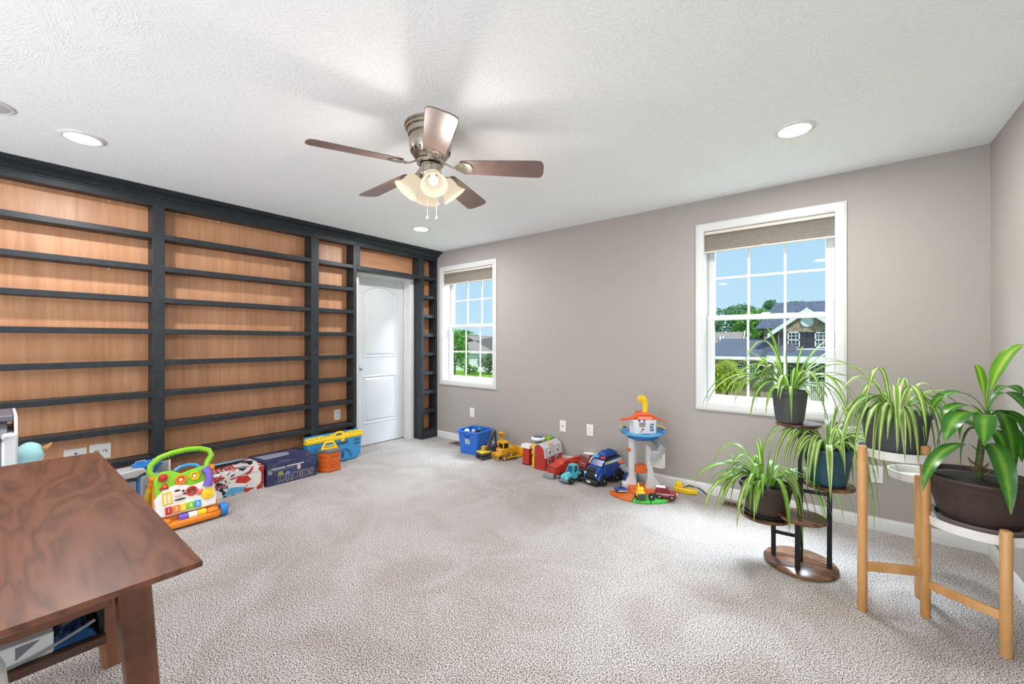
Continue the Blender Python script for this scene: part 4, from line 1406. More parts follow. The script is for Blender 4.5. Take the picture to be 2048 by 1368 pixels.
for k in range(3):
    obj('roof_stud', G().bb(-.04 - k * .04, -.022 - k * .04, -.03, .03, .258, .272), PB, t, bevel=.004)
lb = obj('light_bar', G().bb(.022, .050, -.058, .058, .196, .210), TK, t, bevel=.003)
obj('red_light', G().bb(.020, .050, .012, .058, .210, .232), P('d8414f', .2), lb, bevel=.006)
obj('blue_light', G().bb(.020, .050, -.058, -.012, .210, .232), P('5aa7e0', .2), lb, bevel=.006)
obj('badge', G().ball((.03, .0815, .186), (.014, .002, .012), 12, 6), P('d9c44a', .4), t)
obj('door_panel', G().prism([(.055, .0885, .07), (-.02, .0925, .07), (-.02, .0855, .155), (.045, .083, .150)], (0, .003, 0)), P('1a3f93', .3), t, bevel=.003)
t = thing('toy_ramp', 'blue and white toy ramp with yellow clip leaning by the police truck', 'toy', (-1.452, 3.465, 0), math.radians(-82))
obj('ramp_body', G().prism([(-.075, -.030, .065), (.085, -.030, .002), (.085, -.030, .022), (-.075, -.030, .090)], (0, .06, 0)), P('1c3f86', .35), t, bevel=.004)
obj('white_strip', G().prism([(-.07, .0305, .074), (.08, .0305, .010), (.08, .0305, .018), (-.07, .0305, .084)], (0, .002, 0)), TW, t)
obj('yellow_clip', G().box((.060, .0, .042), (.020, .05, .012), Matrix.Rotation(.38, 4, 'Y')), TY, t, bevel=.003)
obj('support', G().bb(-.07, -.055, -.025, .025, 0, .065), P('1c3f86', .35), t)
t = thing('toy_boat', 'small dark red toy boat with white canopy against the far wall', 'toy', (-1.935, 3.640, 0), 0)
obj('stand', G().bb(-.02, .03, -.02, .02, 0, .075), P('6d2a24', .5), t)
obj('hull', sweep_body(G(), [(-.085, .020, .034, .080, .125), (-.02, .030, .042, .072, .105), (.06, .030, .042, .072, .110), (.085, .022, .034, .080, .130)]), P('a23a30', .4), t, bevel=.005)
obj('mast', G().tube([(.0, 0, .10), (.03, 0, .155)], .008, 8), TW, t)
obj('canopy', G().lathe([(.0, .150), (.062, .158), (.062, .164), (.0, .172)], 18, (.03, 0, 0), sy=.6), TW, t)

# ---- toy tower with slide; local x = to the right in the picture, y = away
TC = (-1.267, 3.357, 0)
t = thing('toy_tower', 'tall white toy lookout tower with orange roof and yellow periscope', 'toy', TC, YAW)
def sector(r0, r1, a0, a1, z0, z1, n=10):
    pts = [(r1 * math.cos(a0 + (a1 - a0) * i / n), .86 * r1 * math.sin(a0 + (a1 - a0) * i / n)) for i in range(n + 1)]
    pts += [(r0 * math.cos(a1 - (a1 - a0) * i / n), .86 * r0 * math.sin(a1 - (a1 - a0) * i / n)) for i in range(n + 1)]
    return G().prism([(x, y, z0) for x, y in pts], (0, 0, z1 - z0))
OR2 = P('d8641f', .35, 0, .04); GR2 = P('4fc84a', .35, 0, .04); RD2 = P('b04a48', .4, 0, .04); RD3 = P('9a3433', .4, 0, .04)
for a0, a1, c in ((178, 212, OR2), (212, 238, P('d5702a', .35, 0, .04)), (238, 268, GR2), (268, 300, GR2), (300, 328, RD2), (328, 356, RD3)):
    obj('base_wedge', sector(.10, .275, math.radians(a0 + .6), math.radians(a1 - .6), 0, .022), c, t, bevel=.006)
obj('base_hub', G().lathe([(.115, 0), (.115, .03), (.09, .04), (0, .04)], 28, sy=.86), OR2, t, bevel=.003)
for a, c in ((253, P('3fae3c', .35)), (284, P('3fae3c', .35))):
    x, y = .195 * math.cos(math.radians(a)), .86 * .195 * math.sin(math.radians(a))
    obj('parking_bay', G().box((x, y, .024), (.055, .075, .006), math.radians(a - 270)), c, t, bevel=.003)
obj('rear_base', G().bb(-.11, .06, .0, .10, 0, .05), OR2, t, bevel=.008)
TWR = P('dfe0e2', .4, 0, .02)
obj('left_column', G().prism([(-.115, .05, .04), (-.035, .05, .04), (-.035, .05, .075), (-.050, .05, .12), (-.052, .05, .46), (-.088, .05, .46), (-.092, .05, .12), (-.115, .05, .075)], (0, .05, 0)), TWR, t, bevel=.004)
obj('inner_column', G().bb(-.052, -.030, .055, .095, .07, .46), P('b5b3b6', .45), t, bevel=.003)
obj('column_step', G().bb(-.150, -.112, .03, .09, .0, .07), TWR, t, bevel=.004)
g = G().prism([(.025, -.01, .035), (.150, -.01, .035), (.150, -.01, .07), (.098, -.01, .135), (.085, -.01, .20), (.085, -.01, .32), (.055, -.01, .40), (.050, -.01, .20), (.040, -.01, .10)], (0, .04, 0))
obj('right_support', g, TWR, t, bevel=.004)
obj('lift_block', G().bb(-.046, .046, .02, .08, .155, .225), OR2, t, bevel=.008)
obj('lift_rail', G().bb(.04, .052, .0, .06, .20, .40), TWR, t, bevel=.003)
obj('side_lever', G().prism([(-.165, .06, .185), (-.12, .06, .19), (-.12, .06, .225), (-.15, .06, .225)], (0, .05, 0)), P('8e9196', .5), t, bevel=.005)
obj('lever_pin', G().box((-.155, .085, .235), (.05, .03, .012), Matrix.Rotation(-.3, 4, 'Y')), OR2, t, bevel=.003)
obj('side_tab', G().bb(-.115, -.088, .04, .07, .335, .358), OR2, t, bevel=.003)
# spiral slide: ribbon with a raised outer wall
pts = []
for k in range(19):
    a = math.radians(110 - k * 11)
    pts.append((.045 + .125 * math.cos(a), .02 + .095 * math.sin(a), .452 - .0085 * k, a))
g = G(); vs = []; fs = []
for (x, y, z, a) in pts:
    c_, s_ = math.cos(a), math.sin(a)
    for r_, dz in ((-.045, .0), (.0, -.004), (.022, .0), (.026, .035), (.022, .035), (.018, .004), (0, .0), (-.045, .004)):
        vs.append((x + r_ * c_, y + r_ * s_ * .8, z + dz))
for k in range(18):
    for i in range(8):
        j = (i + 1) % 8
        fs.append((k * 8 + i, k * 8 + j, k * 8 + 8 + j, k * 8 + 8 + i))
fs.append(tuple(range(8))); fs.append(tuple(144 + i for i in range(8)))
g.add(vs, fs)
obj('spiral_slide', g, P('a8abae', .4), t)
obj('slide_panel', G().prism([(.060, -.045, .365), (.150, -.055, .352), (.150, -.055, .225), (.135, -.055, .218), (.060, -.045, .232)], (0, .03, 0)), P('c3c0bb', .45, 0, .1, 60), t, bevel=.003)
obj('panel_edge', G().prism([(.145, -.062, .362), (.178, -.030, .362), (.178, -.030, .222), (.165, -.04, .212), (.150, -.062, .225)], (.0, .02, 0)), TW, t, bevel=.003)
DECK = P('4aa3dc', .3, 0, .03)
g = G().lathe([(.0, .452), (.085, .455), (.12, .470), (.150, .492), (.175, .500), (.178, .508), (.150, .508), (.0, .508)], 32, sy=.85)
obj('deck', g, DECK, t)
obj('deck_base', G().lathe([(.0, .446), (.08, .448), (.128, .468), (.126, .474), (.0, .474)], 28, (0, -.005, 0), sy=.85), P('1f5fae', .35), t)
for s in (-1, 1):
    obj('deck_rail', G().tube([(s * .175 * math.cos(a), .149 * math.sin(a), .525) for a in [math.radians(-28 + 10 * i) for i in range(9)]], [.010] * 9, 8), P('3f8fce', .3), t)
    obj('rail_cap', G().tube([(s * .180 * math.cos(a), .153 * math.sin(a), .545) for a in [math.radians(-10 + 10 * i) for i in range(7)]], .005, 6), TY, t)
obj('deck_hatch', G().lathe([(.038, .508), (.036, .511), (0, .511)], 16, (-.0, -.085, 0), sy=.5), P('1f4f86', .4), t)
hx = [(-.115, -.02), (-.085, -.075), (.02, -.085), (.095, -.055), (.11, .02), (.06, .085), (-.08, .085)]
hs = obj('cabin', G().prism([(x, y, .508) for x, y in hx], (0, 0, .115)), TWR, t, bevel=.003)
def on_face(p0, p1, u, z, w, h, name, mat, dep=.003):
    a = V((*p0, 0)); b = V((*p1, 0)); d_ = (b - a).normalized(); nrm = V((d_.y, -d_.x, 0))
    c = a + d_ * u
    g = G(); g.M = basis(d_, (0, 0, 1), (c.x, c.y, z))
    g.bb(-w / 2, w / 2, -h / 2, h / 2, 0, dep)
    return obj(name, g, mat, hs, bevel=.001)
F0, F1, F2, F3 = (-.115, -.02), (-.085, -.075), (.02, -.085), (.095, -.055)
on_face(F1, F2, .058, .585, .048, .034, 'cabin_window', P('6b8493', .3, 0, .3, 80))
on_face(F1, F2, .058, .580, .040, .014, 'window_scene', P('b5a04c', .5, 0, .3, 80), .004)
on_face(F0, F1, .030, .585, .034, .045, 'cabin_panel', P('cfd2d6', .4))
on_face(F1, F2, .05, .530, .004, .025, 'door_slit', P('2d4a8a', .4))
for k in range(3):
    for q in range(2):
        on_face(F2, F3, .024 + .020 * q, .540 + .022 * k, .015, .016, 'blue_sticker', P('34507e' if (k + q) % 2 else '5d86ad', .4, 0, .3, 90))
for u in (.033, .072):
    o = obj('vent_hole', G().lathe([(.0085, 0), (.007, .003), (0, .003)], 14, (-.085 + u, -.0785 - u * .09, .618), ax=Rx), P('5a2430', .4), hs)
obj('round_button', G().lathe([(.009, 0), (.007, .005), (0, .005)], 14, (-.022, -.0815, .548), ax=Rx), TR, hs)
hr = G()
hr.prism([(-.19, -.06, .612), (-.19, -.06, .622), (-.10, -.06, .640), (-.055, -.06, .668), (.055, -.06, .668), (.10, -.06, .640), (.185, -.06, .606), (.185, -.06, .596), (.10, -.06, .625), (.05, -.06, .630), (-.05, -.06, .630), (-.10, -.06, .625)], (0, .055, 0))
obj('roof_wings', hr, P('dd5a2c', .35, 0, .04), t, bevel=.004)
obj('roof_cap', G().prism([(-.07, -.075, .622), (.075, -.075, .622), (.045, -.04, .676), (-.04, -.04, .676)], (0, .11, 0)), P('dd5a2c', .35, 0, .04), t, bevel=.006)
g = G().tube([(.020, .0, .672), (.022, .0, .735), (.018, .0, .770), (.0, -.008, .785), (-.02, -.03, .785)], [.022, .022, .026, .032, .034], 16)
pp = obj('periscope', g, TY, t)
obj('periscope_lens', G().ball((-.021, -.034, .785), (.030, .012, .030), 14, 8), P('e0b91f', .35), pp)

def small_car(name, label, loc, rz, col, L, W, Hh, hub, cabin=True):
    t = thing(name, label, 'toy', loc, rz)
    obj('body', sweep_body(G(), [(L / 2, W * .42, W * .38, Hh * .22, Hh * .48), (L * .42, W * .48, W * .44, Hh * .18, Hh * .58), (L * .1, W * .5, W * .44, Hh * .18, Hh * .66), (-L * .45, W * .5, W * .44, Hh * .18, Hh * .66), (-L / 2, W * .46, W * .42, Hh * .22, Hh * .6)]), col, t, bevel=.004)
    return t
t = small_car('toy_car', 'dark red toy fire car parked on the tower base, right side', (-1.062, 3.305, .0225), YAW - .30, P('8f1f26', .3, 0, .05), .165, .072, .085, None)
obj('cab', sweep_body(G(), [(.035, .033, .026, .055, .060), (.01, .034, .027, .055, .084), (-.075, .034, .028, .055, .086)]), P('7d1a22', .3), t, bevel=.004)
obj('white_roof', G().bb(-.072, .0, -.024, .024, .085, .090), TW, t, bevel=.002)
obj('side_stripe', G().bb(-.07, .06, -.0375, -.0355, .036, .042), P('d8d2ce', .4), t)
obj('nose', G().ball((.082, 0, .032), (.008, .03, .014), 12, 6), P('d6d0cc', .4), t)
for x in (.045, -.048):
    for s in (-1, 1):
        wheel(t, (x, s * .034, .0195), .0195, .014, P('9a8f8d', .4, .3))
t = small_car('toy_digger', 'yellow and grey toy digger on the green part of the tower base', (-1.212, 3.16, .0275), YAW + 1.6, P('e8c62a', .35), .075, .062, .09, None)
obj('rear_block', G().bb(-.046, -.030, -.030, .030, .003, .048), P('4a4c46', .5), t, bevel=.004)
obj('cab', G().bb(-.025, .015, -.024, .024, .055, .088), TY, t, bevel=.005)
obj('arm', G().tube([(.02, .0, .07), (.045, 0, .105), (.06, 0, .085)], .006, 8), TY, t)
for x in (.022, -.022):
    for s in (-1, 1):
        wheel(t, (x, s * .030, .014), .014, .012, TY)
t = thing('toy_roller', 'black toy roller wheel on the green part of the tower base', 'toy', (-1.128, 3.185, .0275), YAW - .5)
obj('tyre', G().lathe([(.012, -.014), (.024, -.014), (.027, -.008), (.027, .008), (.024, .014), (.012, .014), (.010, .010), (0, .010)], 20, (0, 0, .027), ax=Matrix.Rotation(PI / 2, 4, 'X')), TIRE, t)
obj('hub', G().lathe([(.010, .008), (.008, .013), (0, .013)], 12, (0, 0, .027), ax=Matrix.Rotation(PI / 2, 4, 'X')), TGREY, t)
t = small_car('toy_car', 'flat blue toy car on the orange part of the tower base', (-1.395, 3.222, .0225), YAW, P('2c4c96', .35), .105, .06, .045, None)
obj('white_bumper', G().bb(-.03, .052, -.031, -.028, .010, .018), TW, t)
obj('cockpit', G().ball((0, 0, .030), (.03, .02, .010), 12, 6), P('1d2f6e', .3), t)
for x in (.03, -.03):
    for s in (-1, 1):
        wheel(t, (x, s * .026, .0095), .0095, .010, TGREY)
t = thing('toy_boat', 'yellow toy boat with black wires behind the dark red toy car', 'toy', (-.985, 3.580, 0), YAW - .45)
obj('hull', sweep_body(G(), [(.09, .018, .022, .004, .030), (.04, .032, .040, .002, .040), (-.05, .034, .042, .002, .046), (-.09, .028, .034, .004, .052)]), TY, t, bevel=.006)
obj('cabin', G().bb(-.075, -.03, -.022, .022, .046, .085), TY, t, bevel=.006)
obj('fan_guard', G().tube([(-.075, .03 * math.cos(a), .07 + .03 * math.sin(a)) for a in [2 * PI * k / 14 for k in range(14)]], .003, 6, closed=True), TY, t)
for k in range(3):
    obj('wire', G().tube([(-.02, -.01 + .01 * k, .045), (.03, .01 * k, .072 - .01 * k), (.10, .02 + .01 * k, .045), (.16, .0 + .02 * k, .006)], .0022, 6), TK, t)
t = thing('toy_block', 'small teal toy block between the police truck and the tower', 'toy', (-1.425, 3.60, 0), YAW)
obj('block', G().bb(-.025, .025, -.02, .02, 0, .075), P('2f9fb0', .4), t, bevel=.004)
obj('peg', G().lathe([(.010, .075), (.010, .085), (0, .085)], 12), P('2f9fb0', .4), t)

# ------------------------------------------------------------------ dark plant stand
t = thing('plant_stand', 'dark plant stand with round rustic wood discs on black metal tubes', 'plant stand', (0, 0, 0))
PL, PF, PT, PR = V((-.290, 2.844, 0)), V((-.167, 2.728, 0)), V((-.161, 2.856, 0)), V((-.030, 2.868, 0))
obj('base_disc', G().lathe([(.165, 0), (.175, .004), (.176, .014), (.170, .018), (0, .018)], 48, (-.163, 2.840, 0), sy=1.05), DISCW, t)


def disc(c, z, r):
    return obj('disc', G().lathe([(0, z - .018), (r - .004, z - .018), (r, z - .014), (r, z - .003), (r - .003, z), (0, z)], 40, (c.x, c.y, 0)), DISCW, t)


cL = px(1530, 0, 2.40); cM = px(1604, 0, 2.25); cR = px(1657, 0, 2.28); cT = px(1595.5, 0, 2.345)
for p, top in ((PL, .240), (PF, .290), (PT, .784), (PR, .458)):
    g = G().bb(p.x - .0115, p.x + .0115, p.y - .0115, p.y + .0115, .018, top)
    obj('tube', g, BLACKM, t, bevel=.003)
disc(cL, .256, .125); disc(cM, .308, .113); disc(cR, .476, .118); disc(cT, .802, .109)
def bar(a, b, z):
    d_ = b - a
    g = G().box(((a.x + b.x) / 2, (a.y + b.y) / 2, z), (d_.length - .022, .012, .018), math.atan2(d_.y, d_.x))
    obj('brace', g, BLACKM, t)
bar(PL, PT, .150); bar(PT, PR, .415); bar(PF, PT, .10)

# ------------------------------------------------------------------ bamboo stand with white trays
t = thing('tray_stand', 'bamboo stand with round white trays at three heights by the right wall', 'plant stand', (0, 0, 0))
B1, B2, B4, B3 = V((.096, 2.537, 0)), V((.320, 2.652, 0)), V((.534, 2.520, 0)), V((.322, 2.845, 0))
for p, h_ in ((B1, .772), (B2, .785), (B4, .505), (B3, .600)):
    g = G().lathe([(.0165, 0), (.0185, .004), (.0185, h_ - .004), (.016, h_), (0, h_)], 18, (p.x, p.y, 0))
    obj('leg', g, BAMBOO, t)
def bar2(a, b, z, hgt=.042):
    d_ = b - a
    g = G().box(((a.x + b.x) / 2, (a.y + b.y) / 2, z), (d_.length - .030, .018, hgt), math.atan2(d_.y, d_.x))
    obj('crossbar', g, BAMBOO, t, bevel=.003)
bar2(B1, B2, .208); bar2(B2, B4, .155, .038)
bar2(B2, B3, .18)
TRAY = P('ecebe7', .4, 0, .01)
def tray(c, r, z, names='tray', floor=.005):
    return obj(names, G().lathe([(0, z), (r - .004, z), (r, z + .003), (r + .003, z + .040), (r, z + .042), (r - .004, z + .038), (r - .006, z + floor), (0, z + floor)], 48, (c[0], c[1], 0)), TRAY, t)
TA, TBp, TCp = (.222, 2.722), (.335, 2.985), (.496, 2.712)
tray(TA, .142, .706); tray(TBp, .118, .548); tray(TCp, .178, .432, floor=.024)
for p, z in ((B1, .735), (B2, .735), (B2, .468), (B4, .468), (B3, .57)):
    c = TA if z > .7 else (TBp if z > .5 else TCp)
    d_ = (V((c[0], c[1], 0)) - p); d_.normalize()
    q = p + d_ * .018
    obj('bracket', G().box((q.x, q.y, z), (.020, .022, .028), math.atan2(d_.y, d_.x)), TRAY, t, bevel=.002)

# ------------------------------------------------------------------ plants
def leaf_mat(name, stops, rough=.4, trans=.35):
    N = Nodes(name)
    uv = N.n('UVMap')
    s_ = N.n('SeparateXYZ'); N.l(uv, 0, s_, 0)
    r = N.ramp(s_, 0, [(p, lin(c)) for p, c in stops])
    co = N.coord('Object', (30, 30, 30))
    nz = N.noise(co, .5, 2)
    r2 = N.ramp(nz, 0, [(.3, (.8, .82, .7)), (.7, (1.1, 1.08, 1.05))])
    mx = N.mix(1.0, (r, 0), (r2, 0), 'MULTIPLY')
    N.l(mx, 2, N.b, 'Base Color')
    tl = N.n('BsdfTranslucent'); ms = N.n('MixShader'); ms.inputs[0].default_value = trans
    N.l(mx, 2, tl, 0)
    N.l(N.b, 0, ms, 1); N.l(tl, 0, ms, 2); N.l(ms, 0, N.out, 0)
    return N.setp(rough, 0, .5)


SP1 = leaf_mat('spider_leaf_cream_middle', [(.0, '5f8f2c'), (.30, '7fae3e'), (.42, 'e2e7ae'), (.58, 'e2e7ae'), (.70, '7fae3e'), (1, '5f8f2c')])
SP2 = leaf_mat('spider_leaf_cream_edge', [(.0, 'e6ebbf'), (.16, 'e0e8b0'), (.26, '84b244'), (.5, '73a236'), (.74, '84b244'), (.84, 'e0e8b0'), (1, 'e6ebbf')])
SP3 = leaf_mat('spider_leaf_green', [(.0, '6a9a33'), (.45, '8dbb4c'), (.5, 'b6d27a'), (.55, '8dbb4c'), (1, '6a9a33')])
DRA = leaf_mat('dracaena_leaf', [(.0, '2f6b22'), (.30, '3f7f28'), (.5, '7fb23a'), (.70, '3f7f28'), (1, '2f6b22')], .3, .3)
DRAL = leaf_mat('dracaena_backlit_leaf', [(.0, '5fa01f'), (.30, '79b52a'), (.5, 'c3d96a'), (.70, '79b52a'), (1, '5fa01f')], .3, .5)  # backlight put into the colour: brighter lime than the other leaves
SOIL = P('241c16', .95, 0, .4, 60, .8)


def bez(p0, p1, p2, p3, n):
    out = []
    for i in range(n + 1):
        u = i / n; v_ = 1 - u
        out.append(p0 * v_ ** 3 + p1 * (3 * v_ * v_ * u) + p2 * (3 * v_ * u * u) + p3 * u ** 3)
    return out


def strip(pts, width, mat, parent, prof, fold=.25, roll=0, name='leaf'):
    """a leaf blade along pts, folded along its midrib"""
    g = G(); g.uv = []
    n = len(pts)
    vs = []; fs = []
    hz = V((pts[-1].x - pts[0].x, pts[-1].y - pts[0].y, 0))
    if hz.length < .02: hz = V((1, .3, 0))
    side0 = V((0, 0, 1)).cross(hz).normalized()
    for i, p in enumerate(pts):
        tn = (pts[min(i + 1, n - 1)] - pts[max(i - 1, 0)]).normalized()
        sd = side0 - tn * side0.dot(tn)
        sd.normalize()
        up_ = tn.cross(sd) if tn.cross(sd).dot(V((0, 0, 1))) >= 0 or True else None
        a = roll * i / n
        sd2 = sd * math.cos(a) + up_ * math.sin(a)
        up2 = tn.cross(sd2)
        w = width * prof(i / (n - 1)) / 2
        for k, f in ((0, -1), (1, 0), (2, 1)):
            vs.append(p + sd2 * (w * f) + up2 * (-abs(f) * w * -fold))
            g.uv.append((.5 + f * .5, i / (n - 1)))
    for i in range(n - 1):
        for k in range(2):
            a = i * 3 + k
            fs.append((a, a + 1, a + 4, a + 3))
    g.add(vs, fs)
    return obj(name, g, mat, parent, smooth=1.2)


def sp_prof(t_):
    return max(.02, (.55 + .9 * t_ if t_ < .45 else .955) * (1 - max(0, (t_ - .55) / .45) ** 1.7))


def dr_prof(t_):
    return max(.04, (.13 + .3 * t_ if t_ < .22 else min(1.0, .2 + 3.2 * (t_ - .22))) * (1 - max(0, (t_ - .6) / .4) ** 2.4))


def arch_leaf(base, tip, width, mat, parent, rise=None, prof=sp_prof, roll=0, n=11, fold=.3):
    h_ = V((tip.x - base.x, tip.y - base.y, 0)); L = h_.length; dz = tip.z - base.z
    if rise is None:
        rise = .05 + .30 * L
    if dz > .75 * L:       # upright blade
        p1 = base + h_ * .15 + V((0, 0, dz * .45)); p2 = base + h_ * .55 + V((0, 0, dz * .95))
    else:
        top = max(dz, 0) + rise
        p1 = base + h_ * .22 + V((0, 0, top * 1.25))
        p2 = base + h_ * (.92 if dz < 0 else .75) + V((0, 0, top * 1.05 + min(0, dz) * .12))
    return strip(bez(base, p1, p2, tip, n), width, mat, parent, prof, fold, roll)


def spider(label, c, z0, ztop, r0, r1, potmat, tips, depth, mats, wid, seed, saucer=None, extra=14, round_=1.0, exlen=(.18, .34)):
    rnd = random.Random(seed)
    t = thing('spider_plant', label, 'plant', (0, 0, 0))
    hgt = ztop - z0
    zz = z0
    if saucer:
        r_s, ms_ = saucer
        obj('saucer', G().lathe([(r_s * .8, z0), (r_s, z0 + .006), (r_s * 1.03, z0 + .020), (r_s * .99, z0 + .020), (r_s * .9, z0 + .006), (0, z0 + .006)], 36, (c.x, c.y, 0)), ms_, t)
        zz = z0 + .006
    pr = [(r0 * .9, zz), (r0, zz + .006)]
    for k in range(1, 8):
        u = k / 8
        pr.append((r0 + (r1 * .95 - r0) * (u ** .75), zz + .006 + (ztop - zz - .03) * u))
    pr += [(r1 * .96, ztop - .026), (r1 * 1.0, ztop - .022), (r1, ztop - .003), (r1 * .985, ztop), (r1 * .93, ztop - .002), (r1 * .90, ztop - .02), (0, ztop - .02)]
    obj('pot', G().lathe(pr, 44, (c.x, c.y, 0)), potmat, t)
    obj('soil', G().lathe([(r1 * .9, ztop - .0195), (r1 * .5, ztop - .012), (0, ztop - .008)], 24, (c.x, c.y, 0)), SOIL, t)
    for tp in tips:
        x, y = tp[0], tp[1]
        dd = tp[2] if len(tp) > 2 and tp[2] is not None else rnd.uniform(-.10, .10)
        tip = px(x, y, depth + dd)
        if tip.y > D - .03: tip = px(x, y, depth - .05)
        if tip.x > XR - .03: tip.x = XR - .03
        dv = V((tip.x - c.x, tip.y - c.y, 0))
        b = V((c.x, c.y, ztop - .012)) + (dv.normalized() * min(r1 * .35, dv.length * .4) if dv.length > 1e-4 else V())
        rise = tp[3] if len(tp) > 3 else None
        arch_leaf(b, tip, wid * rnd.uniform(.8, 1.15), rnd.choice(mats), t, rise, roll=rnd.uniform(-.5, .5))
    for k in range(extra):
        a = rnd.uniform(0, 2 * PI); L = rnd.uniform(*exlen)
        tip = V((c.x + L * math.cos(a), c.y + L * math.sin(a), ztop + rnd.uniform(-.22, .06)))
        if tip.y > D - .03 or tip.x > XR - .03: continue
        b = V((c.x + r1 * .3 * math.cos(a), c.y + r1 * .3 * math.sin(a), ztop - .012))
        arch_leaf(b, tip, wid * rnd.uniform(.7, 1.1), rnd.choice(mats), t, rnd.uniform(.08, .2), roll=rnd.uniform(-.5, .5))
    return t


POTG = P('4b4d50', .5, 0, .06); POTB = P('43362f', .55, 0, .12, 40); POTT = P('27505f', .4, 0, .05)
c1 = px(1579, 0, 2.345)
spider('spider plant in small charcoal pot on the highest disc, before the window', c1, .8025, .988, .066, .090, POTG,
       [(1529, 653, 0), (1487, 731, -.05, .16), (1484, 699, .05, .13), (1402, 826, -.10, .17), (1411, 822, -.02, .14), (1468, 813, -.1, .12), (1503, 826, -.12, .09), (1531, 832, -.14, .07), (1500, 842, -.05, .10),
        (1667, 677, .05), (1690, 694, 0, .06), (1682, 727, -.1, .08), (1715, 748, 0, .10), (1759, 760, -.05, .10), (1740, 785, -.1, .12), (1664, 914, -.16, .08), (1583, 845, -.16, .06), (1713, 833, -.1, .13),
        (1698, 849, -.12, .1), (1682, 873, -.08, .12), (1642, 812, -.1, .07), (1656, 800, -.2, .06), (1620, 800, -.2, .05), (1560, 800, -.2, .06), (1545, 690, .02), (1608, 690, 0), (1625, 715, -.05), (1572, 700, .02), (1640, 700, .02), (1590, 735, -.04), (1600, 740, -.06),
        (1450, 790, -.05, .12), (1440, 760, .1, .14), (1770, 800, -.1, .12), (1735, 758, .02, .12)], 2.345, [SP1, SP1, SP3], .023, 11, None, 18)
c2 = px(1531, 0, 2.40)
spider('spider plant in brown pot with black saucer on the lowest left disc', c2, .2565, .440, .098, .138, POTB,
       [(1388, 971, 0, .14), (1437, 879, 0), (1441, 902, .05, .12), (1448, 908, .02, .1), (1457, 924, 0, .08), (1518, 873, 0), (1542, 900, 0, .13), (1560, 902, 0, .12), (1512, 880, -.03), (1408, 1025, -.05, .10), (1418, 1010, 0, .11), (1427, 1054, -.08, .12), (1439, 1030, -.12, .10), (1473, 1062, -.16, .10), (1508, 1046, -.2, .08), (1512, 1030, -.22, .06), (1450, 1000, -.1, .1), (1490, 1000, -.2, .06), (1460, 1020, .05, .1),
        (1577, 1068, -.2, .1), (1625, 1098, -.15, .13), (1640, 1098, -.1, .14), (1658, 1086, -.05, .15), (1607, 1110, -.18, .12), (1713, 1046, -.05, .14), (1688, 1046, 0, .13), (1664, 1019, .02, .1), (1650, 1060, 0, .12), (1600, 1075, -.16, .1), (1415, 985, .05, .1), (1430, 975, -.08, .08)], 2.40, [SP1, SP3, SP3], .028, 5, (.112, P('16171a', .35)), 22, exlen=(.18, .32))
c3 = px(1655, 0, 2.275)
spider('bushy cream-edged spider plant in teal pot on the middle disc', c3, .4765, .680, .082, .116, POTT,
       [(1550, 944, .08, .15), (1547, 946, .02, .17), (1568, 952, 0, .15), (1578, 946, .05, .13), (1585, 950, -.02, .12), (1604, 945, -.05, .1), (1613, 978, -.1, .12), (1618, 969, -.12, .09), (1628, 983, -.15, .10), (1661, 1005, -.18, .07), (1685, 1000, -.05, .12), (1687, 925, -.14, .05), (1703, 934, -.06, .06), (1699, 951, .06, .1), (1707, 984, 0, .12), (1758, 962, .02, .12), (1750, 1078, -.05, .14), (1761, 1061, -.02, .15), (1744, 1045, .05, .13), (1812, 989, .02, .14), (1698, 1018, .1, .13), (1720, 900, .1, .08), (1740, 930, .08, .1), (1560, 905, .1, .13), (1575, 890, .12, .12), (1595, 900, .1, .1), (1720, 1000, .08, .12), (1590, 925, .02, .1), (1730, 1020, .05, .13), (1700, 870, .08, .08), (1725, 885, .05, .1)], 2.275, [SP2, SP2, SP1], .027, 9, None, 28, exlen=(.2, .34))
c4 = px(1797, 0, 1.985)
spider('striped spider plant in dark grey pot on the tallest white tray', V((TA[0], TA[1], 0)), .7115, .925, .100, .133, POTG,
       [(1770, 760, 0), (1797, 769, 0), (1765, 772, .03), (1681, 904, -.1, .13), (1690, 880, -.05, .13), (1758, 928, -.16, .10), (1707, 940, -.12, .13), (1730, 890, -.14, .09), (1794, 907, -.17, .07), (1810, 928, -.18, .08), (1837, 937, -.16, .08), (1822, 900, -.17, .06), (1881, 919, -.05, .12), (1896, 874, 0, .10), (1911, 880, -.02, .12), (1951, 817, .02, .10), (1872, 925, -.1, .09), (1680, 790, -.05, .10), (1710, 829, -.08, .1), (1700, 862, .03, .12), (1740, 850, -.1, .08), (1850, 900, -.12, .08), (1775, 880, -.17, .06), (1720, 800, 0, .09), (1745, 960, -.06, .12), (1890, 900, .02, .12)], 1.985, [SP1, SP1, SP2], .025, 21, None, 14, exlen=(.15, .27))

# ---- dracaena
cx_, cy_ = TCp
t = thing('dracaena', 'broad-leaved dracaena in large brown pot on the white tray by the wall', 'plant', (0, 0, 0))
z0 = .4563
obj('saucer', G().lathe([(.125, z0), (.140, z0 + .006), (.145, z0 + .026), (.140, z0 + .026), (.132, z0 + .008), (0, z0 + .008)], 40, (cx_, cy_, 0)), P('7b716b', .5), t)
zb, zt = z0 + .0085, .668
pr = [(.112, zb), (.118, zb + .006), (.135, zb + .045), (.150, zb + .10), (.164, zt - .055), (.170, zt - .045), (.173, zt - .038), (.175, zt - .028), (.179, zt - .022), (.185, zt - .016), (.188, zt - .006), (.186, zt), (.177, zt - .001), (.171, zt - .02), (0, zt - .024)]
N = Nodes('ribbed_pot')
co = N.coord('Object')
nz = N.noise(N.coord('Object', (70, 70, 14)), 1.0, 2)
N.b.inputs['Base Color'].default_value = lin('44352f')
N.bump(nz, 0, .5, .004)
